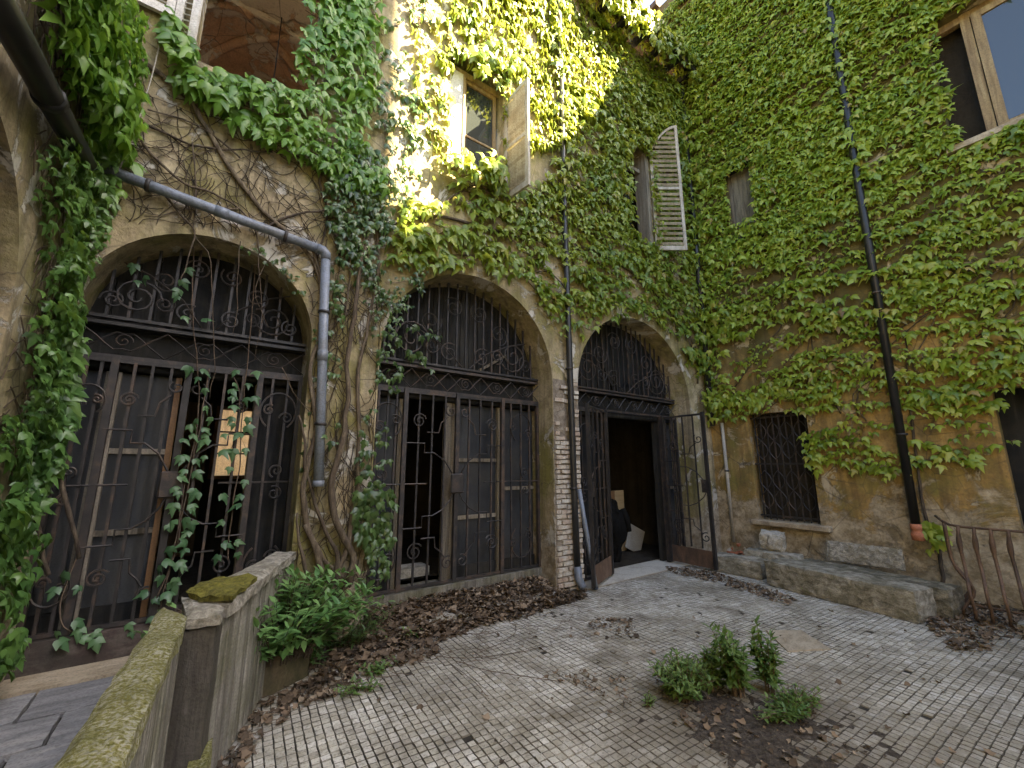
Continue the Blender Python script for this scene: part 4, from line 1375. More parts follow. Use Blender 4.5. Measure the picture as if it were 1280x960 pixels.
block_thing('stone_block', 'low grey stone block at the foot of the open gate leaf', 'stone', M['stone'], (c.x, c.y, .12), (v2.length * .97, .38, .25), math.atan2(v2.y, v2.x), (0, 0), 13, .015, 'cut stones along the right wall')
sa_ = at_x(1036, 690, XR - .22); sb_ = at_x(1131, 698, XR - .22)
c = (sa_ + sb_) / 2
block_thing('stone_slab', 'pale chiselled stone slab standing on edge against the wall', 'stone', M['pale_stone'], (XR - .26, c.y, .42), (.08, abs(sa_.y - sb_.y), .27), .05, (0, .16), 14, .014)
c = at_x(966, 690, 7.0)
block_thing('stone_block', 'flat grey stone lying under the carved block', 'stone', M['stone'], (7.0, c.y, .27), (.3, .72, .12), .12, (0, .02), 15, .014)
c = at_x(964, 668, 7.1)
cb = thing('carved_block', 'grey carved stone fragment propped below the barred window', 'stone', (7.12, c.y, .33))
rough_block('fragment', M['pale_stone'], cb, (7.12, c.y, .47), (.24, .34, .26), .25, (.1, -.18), 16, .02)
rough_block('broken_edge', M['pale_stone'], cb, (7.03, c.y - .07, .45), (.1, .2, .2), .4, (.25, -.2), 17, .022)
# heap of broken brick by the corner
c = at_z(920, 694, .12)
heap = thing('rubble_heap', 'small heap of broken reddish bricks by the corner', 'rubble', (c.x, c.y, 0))
for k in range(22):
    a = random.random() * 2 * PI; r = random.random() ** .7
    rough_block('brick', M['terracotta'] if k % 3 else M['brick'], heap, (c.x + .28 + .22 * r * math.cos(a), c.y + .05 + .3 * r * math.sin(a), .05 + .26 * (1 - r) + .03 * random.random()),
                (random.uniform(.07, .16), random.uniform(.05, .08), random.uniform(.03, .05)), random.random() * 3, (random.gauss(0, .4), random.gauss(0, .4)), k + 200, .006)

# bulging railing at the right
RXX = 6.62
rail = thing('iron_railing', 'bulging rusty iron railing with a thin top rail at the right edge', 'railing', (RXX, .8, 0))
ra = at_x(1190, 655, RXX); rb = at_x(1282, 668, RXX)
zt = (ra.z + rb.z) / 2
yb = ra.y; ye = -.55
MB().tube([(XR - .02, yb + .28, zt + .02), (RXX + .5, yb + .16, zt), (RXX + .12, yb + .04, zt), (RXX, yb - .08, zt), (RXX, yb - .5, zt), (RXX, ye, zt)], .014, 6).build('top_rail', M['rust'], rail, True)
MB().tube([(RXX + .1, yb, .16), (RXX + .06, yb - .1, .16), (RXX + .06, ye, .16)], .012, 6).build('bottom_rail', M['rust'], rail, True)
k = 0
yy = yb - .04
while yy > ye:
    pts = []
    for i in range(15):
        tt = i / 14
        z = zt - (zt - .04) * tt
        bulge = .13 * math.exp(-((tt - .72) / .17) ** 2) - .03 * math.exp(-((tt - .35) / .15) ** 2)
        pts.append((RXX - bulge, yy + .015 * math.sin(tt * 6), z))
    MB().tube(pts, [.015 if i not in (2, 3) else .023 for i in range(15)], 7).build('baluster', M['rust'], rail, True)
    yy -= .118; k += 1
for xx in (.12, .26, .42):
    pts = [(RXX + xx - .02, yb + .05 + xx * .2 - .13 * math.exp(-((i / 14 - .72) / .17) ** 2), zt - (zt - .04) * i / 14) for i in range(15)]
    MB().tube(pts, .014, 6).build('baluster', M['rust'], rail, True)
rough_block('kerb', M['stone'], rail, (RXX + .1, -.05, .03), (.2, 1.6, .08), 0, (0, 0), 33, .012)

# things inside the far doorway
c = at_z(771, 692, .02)
bd = thing('plywood_board', 'tall plywood board standing inside the far doorway', 'board', (5.72, 5.5, 0))
MB().box((6.08, 5.5, .02), (6.58, 5.53, 1.12)).build('board', M['card'], bd)
MB().box((6.07, 5.48, .6), (6.59, 5.499, .64)).build('batten', M['warm_wood'], bd)
MB().box((6.08, 5.48, .9), (6.3, 5.499, 1.12)).build('card_label', M['warm_wood'], bd)
sh = thing('grey_board', 'tilted grey board lying against the plywood inside the doorway', 'board', (6.1, 5.4, 0))
MB().obox((6.72, 5.40, .22), (.2, 0, -.09), (.0, .012, 0), (.09, 0, .2)).build('board', M['paper'], sh)
bag = thing('black_jacket', 'black jacket hung in a lump behind the open gate leaf', 'jacket', (5.42, 5.0, 0))
bm = bmesh.new(); bmesh.ops.create_icosphere(bm, subdivisions=4, radius=1)
for v_ in bm.verts:
    z = v_.co.z
    w = .17 * (1 + .35 * math.sin(z * 3 + .6)) if z < .6 else .15
    v_.co = Vector((v_.co.x * w, v_.co.y * w * .8, .5 + z * .5)) + noise.noise_vector(v_.co * 2.2) * .07
    v_.co += Vector((.27, 0, 0))
me = bpy.data.meshes.new('jacket_body'); bm.to_mesh(me); bm.free(); me.materials.append(M['black_cloth'])
me.polygons.foreach_set('use_smooth', [True] * len(me.polygons))
link('jacket_body', me, bag)
MB().tube([(5.80, 4.9, .86), (5.86, 4.86, .7), (5.88, 4.84, .5)], [.06, .055, .045], 8).build('sleeve', M['black_cloth'], bag, True)

# planter box
pa = at_z(300, 888); pb = at_z(386, 846)
v = pb - pa; L = v.length; ang = math.atan2(v.y, v.x); sd = Vector((-v.y, v.x, 0)).normalized()
cc = (pa + pb) / 2 + sd * .17
plt = thing('planter_box', 'low brown stained planter box beside the parapet', 'planter', (cc.x, cc.y, 0))
rough_block('trough', M['terra_box'], plt, (cc.x, cc.y, .13), (L, .34, .27), ang, (0, 0), 21, .01)
rough_block('soil', M['soil'], plt, (cc.x, cc.y, .25), (L * .88, .26, .05), ang, (0, 0), 22, .01)
PLANTER = (cc, v.normalized(), sd, L)
#@@PLANTS
# ================================================================== IVY
def wall_poly(pts, fn):
    """outline traced on a wall, in that wall's own (s, z) coordinates"""
    out = []
    for x, y in pts:
        p = fn(x, y)
        out.append((p.y, p.z) if fn is at_x or fn is at_xl else (p.x, p.z))
    return out


def at_xl(x, y):
    return at_x(x, y, XL)


def leaf_on(base, nrm, right, size, T, tilt=(30, 14), spread=28, turn=0.0):
    """one leaf hanging from a wall: shingled outwards and downwards"""
    n = np.array(nrm, float); up = np.array((0, 0, 1.0)); rt = np.array(right, float)
    a = math.radians(random.gauss(*tilt)); b = math.radians(random.gauss(turn, 20))
    N_ = n * math.cos(a) + up * math.sin(a)
    N_ = N_ * math.cos(b) + rt * math.sin(b)
    c = math.radians(random.gauss(0, spread))
    t = -up * math.cos(c) + rt * math.sin(c)
    return (np.array(base, float), frame(N_, t), size * random.uniform(.65, 1.2), random.randrange(len(T)), random.random())


def sprays(polys, holes, to3, nrm, right, count, size, step=.09, length=(5, 11), ang=(-12, 25), off=(.03, .1), tilt=(30, 14), dens=None, stems=None, T=None, spread=28, turn=0.0, rows=0.0):
    """ivy sprays: short runners with leaves alternating along them"""
    T = T or IVY
    items = []
    x0 = min(p[0] for q in polys for p in q); x1 = max(p[0] for q in polys for p in q)
    z0 = min(p[1] for q in polys for p in q); z1 = max(p[1] for q in polys for p in q)
    made = 0; tries = 0
    while made < count and tries < count * 60:
        tries += 1
        s = random.uniform(x0, x1); z = random.uniform(z0, z1)
        if rows:
            zr = z + .12 * math.sin(s * 1.3 + 1.0) + .25 * noise.noise(Vector((s * .5, z * .3, 2)))
            z += (round(zr / rows) * rows - zr) * .8 + random.gauss(0, .022)
        if not any(inside(q, s, z) for q in polys):
            continue
        if dens and random.random() > dens(s, z):
            continue
        made += 1
        d = random.choice((-1, 1)); a = math.radians(random.gauss(*ang))
        o = random.uniform(*off)
        sz_ = size * (1 + .55 * noise.noise(Vector((s * 1.1, z * 1.1, 21)))) * random.uniform(.85, 1.15)
        path_ = []; bad = False
        for k in range(random.randint(*length)):
            if not any(inside(q, s, z) for q in polys):
                break
            hid = any(inside(q, s, z) for q in holes)
            bad = bad or hid
            path_.append(to3(s, z, .012))
            if not hid:
                side = (k % 2 - .5) * step * .9
                items.append(leaf_on(to3(s, z + side * .6, o + random.uniform(-.02, .03)), nrm, right, sz_, T, tilt, spread, turn))
            a += math.radians(random.gauss(0, 9))
            s += d * math.cos(a) * step; z += math.sin(a) * step
        if stems is not None and len(path_) > 3 and not bad:
            stems.append(path_)
    return items


def twigs(parent, paths, r=.004, mat='twig', name='twigs'):
    mb = MB()
    for p in paths:
        mb.tube([Vector(q) for q in p], r, 3, False)
    if mb.v:
        o = mb.build(name, M[mat], parent)
        o['kind'] = 'stuff'


def wiggle(pts, n=4, amp=.03, seed=0):
    out = []
    pts = [Vector(p) for p in pts]
    for i in range(len(pts) - 1):
        p0 = pts[max(i - 1, 0)]; p1 = pts[i]; p2 = pts[i + 1]; p3 = pts[min(i + 2, len(pts) - 1)]
        for k in range(n):
            t = k / n
            q = 0.5 * ((2 * p1) + (-p0 + p2) * t + (2 * p0 - 5 * p1 + 4 * p2 - p3) * t * t + (-p0 + 3 * p1 - 3 * p2 + p3) * t ** 3)
            q += noise.noise_vector(q * 5 + Vector((seed, 0, 0))) * amp
            out.append(q)
    out.append(pts[-1])
    return out


def stem(parent, pts, r0, r1=None, fn=None, off=.03, seed=0, mat='bark', amp=.02):
    if fn is not None:
        pts = [fn(x, y) for x, y in pts]
        d = Vector((0, -off, 0)) if fn is at_y else (Vector((-off, 0, 0)) if fn is at_x else Vector((off, 0, 0)))
        pts = [p + d for p in pts]
    w = wiggle(pts, 4, amp, seed)
    r1 = r1 if r1 is not None else r0 * .5
    n = len(w)
    MB().tube(w, [(r0 + (r1 - r0) * i / (n - 1)) * (1 + .25 * noise.noise(w[i] * 9)) for i in range(n)], 6).build('stem', M[mat], parent, True)


NB, RTB = (0, -1, 0), (1, 0, 0)
NR, RTR = (-1, 0, 0), (0, -1, 0)
NL, RTL = (1, 0, 0), (0, 1, 0)

# ---- right wall
ir = thing('ivy', 'dense yellow green ivy in drooping rows over the tall right wall', 'ivy', (XR, 2, 2.5), 'ivy climbing the courtyard walls')
low = wall_poly([(884, 470), (890, 525), (930, 522), (975, 508), (1003, 545), (1012, 585), (1050, 600), (1090, 622), (1122, 600), (1160, 575), (1215, 592), (1240, 560), (1285, 570)], at_x)
low = [(min(D - .03, s), z) for s, z in low]
pr = low + [(-1.5, low[-1][1]), (-1.5, 11.0), (1.9, 11.0), (2.9, 12.1), (4.6, 12.1), (4.6, 10.0), (D - .03, 9.6)]
uwh = rect(UW[0] - .02, UW[1] - .02, UW[2] - .10, UW[3] + .02)
swh = rect(SW[0] + .08, SW[1] + .55, SW[2] - .04, SW[3] - .05)
gwh = rect(GW[0] + .1, GW[1], GW[2] - .2, GW[3] - .03)
dwh = rect(DW[0], DW[1], DW[2] - .12, DW[3] - .12)
pip = [(1.49, 0), (1.58, 0), (1.55, 6), (1.46, 6)]
st = []
def dr(s, z):
    b = .34 + .66 * min(1, max(0, (z - 2.4) / 4.0))
    if z < 5.5 and 1.36 < s < 1.68:
        b *= .35
    gap = noise.noise(Vector((s * .8, z * 1.0, 4))) + .5 * noise.noise(Vector((s * 2.4, z * 3.0, 9)))
    if gap < -.12:
        b *= .25 if z < 6 else .5
    return b
itm = sprays([pr], [uwh, swh, gwh, dwh], R3, NR, RTR, 2150, .106, .062, (6, 16), (-3, 6), (.03, .1), (54, 13), dr, st, rows=.155)
itm += sprays([pr], [uwh, swh, gwh, dwh], R3, NR, RTR, 1150, .09, .055, (5, 12), (-3, 8), (.02, .08), (52, 14), lambda s, z: min(1, max(.05, (z - 4.2) / 3)), st, rows=.1)
pcov = [(1.30, 4.6), (1.72, 4.6), (1.66, 10.9), (1.26, 10.9)]
itm += sprays([pcov], [], R3, NR, RTR, 75, .12, .07, (3, 7), (-10, 12), (.1, .17), (40, 14), lambda s, z: min(1, max(.1, (z - 4.5) / 2.5)), st)
ccov = [(3.7, 2.4), (D - .03, 2.4), (D - .03, 9.6), (3.7, 9.6)]
itm += sprays([ccov], [], R3, NR, RTR, 110, .12, .07, (3, 7), (-10, 15), (.08, .22), (40, 14), None, st)
# the tangle of tendrils by the terracotta socket
tl = wall_poly([(1150, 615), (1165, 640), (1190, 650), (1185, 680), (1155, 690), (1148, 650)], at_x)
itm += sprays([tl], [], R3, NR, RTR, 7, .14, .07, (2, 4), (-30, 20), (.05, .12))
scatter(ir, itm, IVY, LM['right'], 300)
twigs(ir, st, .0045)
for k in range(9):
    y0 = random.uniform(.4, 3.9); z0 = random.uniform(2.2, 3.6)
    pts = [R3(y0, z0, .02)]
    for i in range(7):
        y0 += random.uniform(-.5, .25); z0 += random.uniform(.15, .6)
        pts.append(R3(y0, z0, .02))
    stem(ir, pts, .009, .004, seed=k)
stem(ir, [R3(1.42, .05, .04), R3(1.36, .5, .03), R3(1.43, 1.0, .05), R3(1.40, 2.2, .03), R3(1.30, 3.4, .03)], .022, .01, seed=41)

# ---- back wall, right of the sunlit pier
ib = thing('ivy', 'green ivy across the back wall round the two upper windows, its top in sunlight', 'ivy', (4, D, 3.5), 'ivy climbing the courtyard walls')
hb2 = [(s, z) for s, z in arch(2.41, 0.40, 0.1, 6.8, 5.45, 10)]
hb3 = [(s, z) for s, z in arch(5.86, 0.28, 0.2, 7.2, 5.55, 10)]
ar3 = arch(A3[0], A3[1] + .02, A3[2] - .02, A3[3], 0)
ar2 = arch(A2[0], A2[1] + .02, A2[2] - .02, A2[3], 0)
sun_zone = wall_poly([(505, -40), (560, -60), (700, -60), (800, 20), (745, 115), (710, 185), (660, 190), (640, 215), (560, 200), (545, 215), (520, 130)], at_y)
cor = wall_poly([(690, 120), (745, 110), (800, 20), (868, 90), (876, 250), (888, 420), (888, 480)], at_y) 
cor = [(min(XR - .02, s), min(z, 9.8)) for s, z in cor]
cor_poly = cor + wall_poly([(860, 470), (846, 430), (820, 405), (790, 395), (762, 402), (735, 415), (700, 430), (688, 400), (665, 365), (640, 340), (660, 240), (690, 200)], at_y)
mid = wall_poly([(500, 250), (560, 205), (640, 240), (690, 200), (700, 300), (650, 345), (590, 340), (540, 336), (505, 330), (480, 330)], at_y)
st = []
ib_holes = [hb2, hb3, ar3, ar2]
itm = sprays([cor_poly], ib_holes, B3, NB, RTB, 900, .112, .066, (5, 11), (-8, 14), (.03, .12), (52, 14), lambda s, z: .55 + .45 * min(1, max(0, (z - 3.9) / 1.6)), st)
itm += sprays([mid], ib_holes, B3, NB, RTB, 120, .115, .075, (4, 9), (-8, 20), (.03, .13), (48, 14), None, st)
itm += sprays([sun_zone], ib_holes, B3, NB, RTB, 560, .115, .07, (4, 10), (-30, 25), (.02, .07), (40, 11), lambda s, z: .5 + .5 * min(1, max(0, (s - 2.0) / 1.5)), st, turn=32)
# curtain hanging in front of the far window and round its shutter
cur = wall_poly([(752, 150), (772, 160), (780, 200), (782, 240), (778, 300), (760, 300), (750, 230)], at_y)
itm += sprays([cur], [], B3, NB, RTB, 42, .13, .07, (3, 6), (-60, 20), (.1, .2), (35, 14), None, st)
pm_ = [(3.7, 4.4), (4.1, 4.4), (4.05, 9.5), (3.7, 9.5)]
itm += sprays([pm_], [], B3, NB, RTB, 60, .12, .07, (3, 7), (-20, 20), (.1, .17), (38, 14), lambda s, z: min(1, max(.15, (z - 4.6) / 1.5)), st)
pc2 = [(7.1, 2.5), (XR - .03, 2.5), (XR - .03, 9.5), (7.1, 9.5)]
itm += sprays([pc2], [], B3, NB, RTB, 95, .12, .07, (3, 7), (-20, 20), (.1, .2), (38, 14), None, st)
# over the window head of the sunlit window and at its sill
hd = wall_poly([(588, 60), (640, 55), (655, 95), (625, 112), (600, 105), (588, 90)], at_y)
itm += sprays([hd], [], B3, NB, RTB, 26, .13, .07, (3, 6), (-20, 30), (.05, .25), (30, 18), None, st)
sl_ = wall_poly([(545, 205), (580, 196), (612, 205), (632, 228), (615, 245), (570, 230)], at_y)
itm += sprays([sl_], [], B3, NB, RTB, 26, .17, .08, (3, 5), (10, 30), (.08, .3), (45, 16), None, st)
evp = [(5.3, 7.6), (7.4, 7.6), (7.45, 9.7), (4.6, 9.7), (4.6, 8.6)]
itm += sprays([evp], ib_holes, B3, NB, RTB, 190, .112, .066, (5, 10), (-10, 15), (.03, .12), (48, 13), None, st)
# over the eave in the corner
for k in range(1100):
    x = random.uniform(4.6, XR - .05)
    y = random.uniform(3.62, 3.78) if random.random() < .6 else random.uniform(3.7, D)
    z = (9.97 + random.uniform(-.05, .12) if y > 3.8 or random.random() < .5 else random.uniform(9.45, 9.95))
    if 6.7 < x < 7.45 and z < 9.85 and random.random() < .8:
        continue
    itm.append(leaf_on((x, y, z), NB, RTB, .14, IVY, (35, 18), 35))
itm = [q for q in itm if not (q[0][2] > 9.75 and q[0][1] > 3.9 and False)]
scatter(ib, itm, IVY, LM['back'], 300)
twigs(ib, st, .005)
for k, (pl, r) in enumerate([([(455, 330), (490, 285), (545, 272), (600, 285), (660, 300), (700, 302), (760, 325), (810, 360), (850, 410), (880, 470)], .022),
                             ([(520, 285), (575, 240), (600, 235), (640, 268), (700, 275), (745, 300)], .016),
                             ([(705, 300), (760, 340), (800, 350), (840, 385), (870, 440)], .016),
                             ([(640, 268), (690, 250), (740, 240), (790, 330)], .012),
                             ([(505, 310), (540, 318), (600, 322), (660, 338), (690, 345), (720, 380)], .012),
                             ([(870, 480), (872, 400), (864, 300), (850, 240)], .014)]):
    stem(ib, pl, r, r * .6, at_y, .03, k)

# ---- dark ivy and old trunks on the pier and round the loggia
ip = thing('ivy', 'dark small leaved ivy on old twisted trunks up the pier and round the loggia opening', 'ivy', (1.0, D, .2), 'ivy climbing the courtyard walls')
st = []
lg_band = wall_poly([(205, 40), (222, 60), (240, 100), (280, 120), (330, 140), (375, 150), (400, 160), (470, 190), (480, 250), (430, 235), (395, 215), (345, 190), (300, 165), (262, 140), (225, 110), (205, 80)], at_y)
itm = sprays([lg_band], [], B3, NB, RTB, 105, .12, .065, (4, 8), (-25, 18), (.05, .2), (32, 15), None, st)
rshut = wall_poly([(395, -40), (485, -60), (478, 60), (462, 150), (440, 190), (395, 150), (365, 110), (372, 40)], at_y)
lsill = wall_poly([(236, 66), (262, 98), (300, 108), (345, 118), (395, 122), (395, 150), (330, 140), (270, 122), (236, 95)], at_y)
itm += sprays([lsill], [], B3, NB, RTB, 60, .11, .06, (3, 6), (-25, 18), (.08, .22), (36, 15), None, st)
itm += sprays([rshut], [], B3, NB, RTB, 125, .125, .07, (4, 9), (-25, 22), (.07, .16), (32, 15), None, st)
lsh = wall_poly([(205, 25), (222, 20), (244, 85), (240, 110), (222, 100), (205, 60)], at_y)
itm += sprays([lsh], [], B3, NB, RTB, 22, .12, .06, (3, 6), (-50, 18), (.08, .22), (34, 15), None, st)
pier_up = wall_poly([(400, 190), (470, 190), (490, 250), (480, 330), (450, 360), (420, 330), (405, 270)], at_y)
itm2 = sprays([pier_up], [], B3, NB, RTB, 100, .08, .05, (4, 8), (-20, 25), (.04, .14), (32, 16), None, st)
sunl = wall_poly([(474, -40), (540, -60), (545, 100), (530, 220), (500, 290), (470, 300), (468, 150)], at_y)
itm2 += sprays([sunl], [], B3, NB, RTB, 60, .085, .06, (3, 7), (-40, 30), (.03, .1), (30, 16), None, st)
pier_r = wall_poly([(440, 330), (500, 330), (535, 345), (520, 385), (500, 400), (485, 430), (482, 560), (488, 640), (482, 740), (440, 740), (440, 640), (448, 520), (462, 430)], at_y)
itm2 += sprays([pier_r], [], B3, NB, RTB, 95, .075, .05, (3, 7), (-40, 30), (.05, .16), (32, 16), None, st)
pier_l = wall_poly([(405, 330), (430, 330), (425, 440), (420, 560), (405, 560), (398, 420)], at_y)
itm2 += sprays([pier_l], [], B3, NB, RTB, 26, .07, .05, (2, 5), (-40, 30), (.05, .12), (32, 16), None, st)
for x, y, z in ((500, 425, 1), (515, 440, 1), (530, 450, 1), (480, 445, 1), (520, 410, 1), (545, 420, 1), (500, 460, 1), (500, 480, 1)):
    p = at_y(x, y, G - .08)
    for k in range(5):
        itm2.append(leaf_on(p + Vector((random.gauss(0, .07), random.gauss(0, .02), random.gauss(0, .05))), NB, RTB, .09, IVY, (30, 15), 30))
ed = []
for i in range(34):       # little leaves creeping down the right edge of the first arch
    a = PI * (.42 - .42 * i / 33)
    p = B3(A1[0] + (A1[1] + .02) * math.cos(a), A1[3] + (A1[2] + .02) * math.sin(a), .03) if i < 20 else B3(A1[0] + A1[1] + .03, 2.9 - (i - 20) * .12, .03)
    itm2.append(leaf_on(p + Vector((random.gauss(0, .03), 0, random.gauss(0, .03))), NB, RTB, .05, IVY, (30, 20), 50))
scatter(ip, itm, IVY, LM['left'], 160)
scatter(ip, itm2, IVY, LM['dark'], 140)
twigs(ip, st, .004)
trunks = [([(402, 722), (396, 690), (382, 655), (378, 600), (392, 540), (386, 470), (398, 420), (404, 360), (385, 300)], 0.032, 0.014),
          ([(415, 725), (418, 690), (398, 650), (385, 610), (377, 560), (372, 520)], 0.022, 0.009),
          ([(432, 728), (438, 690), (418, 650), (412, 610), (428, 540), (432, 460), (440, 400), (448, 340), (452, 290)], 0.036, 0.016),
          ([(408, 728), (425, 700), (440, 640), (447, 560), (444, 480), (456, 420), (470, 350), (470, 280)], 0.026, 0.011),
          ([(425, 735), (440, 715), (450, 720), (458, 700)], 0.022, 0.011),
          ([(390, 725), (378, 700), (372, 680), (370, 640)], 0.019, 0.009),
          ([(380, 655), (395, 690), (420, 715), (436, 732)], 0.022, 0.014)]
for k, (pl, r0, r1) in enumerate(trunks):
    stem(ip, pl, r0, r1, at_y, .05 + .015 * (k % 3), 60 + k, amp=.03)
bare = [([(165, -20), (160, 40), (175, 75), (200, 95), (240, 130), (262, 170), (290, 215), (320, 255), (350, 285), (392, 330), (405, 400)], .026, .016),
        ([(172, 20), (168, 95), (165, 140), (160, 190), (175, 220), (210, 245), (250, 262), (300, 262)], .014, .008),
        ([(165, 150), (200, 165), (240, 182), (290, 190), (340, 192)], .013, .006),
        ([(168, 158), (190, 195), (230, 230), (265, 242), (312, 275), (325, 318)], .013, .007),
        ([(190, 225), (225, 270), (245, 292), (235, 330), (226, 352)], .01, .004),
        ([(240, 180), (246, 240), (243, 290), (262, 330), (268, 420), (262, 500)], .007, .003),
        ([(330, 285), (360, 272), (405, 265), (440, 268)], .012, .007),
        ([(405, 180), (400, 230), (408, 280), (395, 330)], .014, .008),
        ([(430, 200), (425, 260), (436, 330), (430, 400)], .013, .008),
        ([(450, 210), (460, 280), (448, 350)], .012, .007),
        ([(150, 30), (142, 90), (130, 160)], .012, .007),
        ([(135, 60), (150, 120), (145, 170), (120, 210)], .01, .006),
        ([(300, 200), (270, 175), (225, 150), (185, 140)], .009, .005),
        ([(320, 300), (326, 380), (318, 450)], .005, .002),
        ([(300, 305), (296, 370), (290, 420)], .005, .002),
        ([(345, 315), (318, 360), (335, 410)], .004, .002),
        ([(352, 460), (372, 500), (400, 530)], .005, .003)]
for k, (pl, r0, r1) in enumerate(bare):
    stem(ip, pl, r0, r1, at_y, .03, 90 + k, amp=.025)
web = []
wp = wall_poly([(130, 60), (210, 60), (330, 180), (470, 220), (480, 400), (395, 480), (385, 370), (330, 300), (250, 285), (160, 280), (130, 220)], at_y)
x0 = min(p[0] for p in wp); x1 = max(p[0] for p in wp); z0 = min(p[1] for p in wp); z1 = max(p[1] for p in wp)
while len(web) < 210:
    s = random.uniform(x0, x1); z = random.uniform(z0, z1)
    if not inside(wp, s, z):
        continue
    a = random.gauss(-PI / 2, .7); q = []
    for k in range(random.randint(8, 22)):
        q.append(B3(s, z, .014 + .006 * random.random()))
        a += random.gauss(0, .28); s += math.cos(a) * .045; z += math.sin(a) * .045
        if not inside(wp, s, z):
            break
    web.append(q)
while len(web) < 290:     # bare runners down the pier
    s = random.uniform(.72, 1.28); z = random.uniform(.9, 3.4); q = []
    a = random.gauss(-PI / 2, .3)
    for k in range(random.randint(10, 26)):
        q.append(B3(s, z, .014 + .02 * random.random()))
        a += random.gauss(0, .22); s = min(1.28, max(.70, s + math.cos(a) * .04)); z = max(.05, z + math.sin(a) * .045)
    web.append(q)
twigs(ip, web, .0036, 'bark', 'twigs')

# ---- hanging ivy of the left wall
il = thing('ivy', 'bright hanging ivy in the shaded left corner above and below the black pipe', 'ivy', (XL, 3.9, 1.5), 'ivy climbing the courtyard walls')
st = []
up_l = wall_poly([(20, -60), (60, -120), (112, -60), (128, 60), (128, 100), (112, 190), (70, 118), (30, 40)], at_xl)
dn_l = wall_poly([(50, 125), (108, 215), (106, 300), (100, 420), (88, 560), (40, 640), (15, 560), (30, 420), (42, 300), (40, 240), (30, 190)], at_xl)
clampL = lambda q: [(min(s, D - .02), z) for s, z in q]
up_l, dn_l = clampL(up_l), clampL(dn_l)
itm = sprays([up_l], [], L3, NL, RTL, 210, .088, .055, (4, 8), (-50, 22), (.06, .28), (38, 16), None, st)
itd = sprays([dn_l], [], L3, NL, RTL, 140, .078, .05, (3, 8), (-40, 25), (.03, .16), (38, 16), None, st)
bl = wall_poly([(92, 205), (150, 215), (140, 290), (128, 320), (95, 360), (104, 420), (98, 520), (70, 610), (30, 690), (0, 720), (-40, 740), (-40, 560), (20, 380), (70, 300)], at_y)
bl = [(max(s, XL + .02), z) for s, z in bl]
itd += sprays([bl], [], B3, NB, RTB, 300, .085, .055, (3, 7), (-30, 25), (.04, .2), (36, 16), None, st)
lowl = [(3.3, .5), (4.12, .4), (4.12, 2.6), (3.5, 2.6)]
itd += sprays([lowl], [], L3, NL, RTL, 140, .08, .05, (3, 7), (-30, 20), (.04, .2), (45, 14), None, st)
cl2 = wall_poly([(110, 180), (150, 110), (170, 200), (150, 290)], at_y)
itm += sprays([cl2], [], B3, NB, RTB, 14, .13, .08, (3, 6), (-30, 25), (.03, .1), (34, 16), None, st)
scatter(il, itm, IVY, LM['left'], 110)
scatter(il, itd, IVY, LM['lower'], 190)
twigs(il, st, .004)
for k, pl in enumerate([[(100, 700), (70, 560), (60, 420), (90, 260), (105, 180)], [(60, 720), (40, 600), (55, 480), (70, 330)]]):
    pts = [at_y(x, y, D - .03) for x, y in pl]
    pts = [Vector((max(p.x, XL + .03), p.y, max(p.z, .25))) for p in pts]
    stem(il, pts, .014, .008, seed=130 + k)

# ---- strands hanging through the bars of the first gate
sg = thing('ivy', 'thin ivy strands with paired leaves hanging through the bars of the first gate', 'ivy', (-.2, G - .05, 1.0), 'ivy climbing the courtyard walls')
itm = []
strands = [[(243, 300), (240, 380), (248, 470), (245, 540), (232, 600), (222, 660), (205, 740), (200, 765)], [(262, 460), (252, 520), (238, 590), (228, 650), (215, 700), (195, 750)],
           [(320, 330), (312, 430), (302, 520), (298, 590), (290, 640), (285, 700)], [(100, 690), (78, 740), (80, 785), (120, 795)], [(290, 470), (300, 500), (290, 560)]]
for k, pl in enumerate(strands):
    w = wiggle([at_y(x, y, G - .05) for x, y in pl], 6, .015, k)
    MB().tube(w, .0045, 4).build('stem', M['twig'], sg)
    n = len(w)
    acc = 0
    for i in range(1, n):
        acc += (w[i] - w[i - 1]).length
        y_ok = w[i].z < 2.5 or random.random() < .15
        if acc > .095 and y_ok:
            acc = 0
            for sgn in (-1, 1):
                if random.random() < .85:
                    itm.append(leaf_on(w[i] + Vector((sgn * random.uniform(.03, .08), random.uniform(-.05, .0), random.uniform(-.03, .02))), NB, RTB, .092, IVY, (42, 14), 28))
for x, y in ((168, 330), (180, 345), (155, 315), (190, 300), (172, 350), (235, 335), (228, 350), (224, 362), (222, 370), (100, 785), (118, 790), (70, 790), (165, 790), (160, 780)):
    p = at_y(x, y, G - .06)
    itm.append(leaf_on(p, NB, RTB, .085, IVY, (35, 15), 30))
scatter(sg, itm, IVY, LM['strand'], 300)

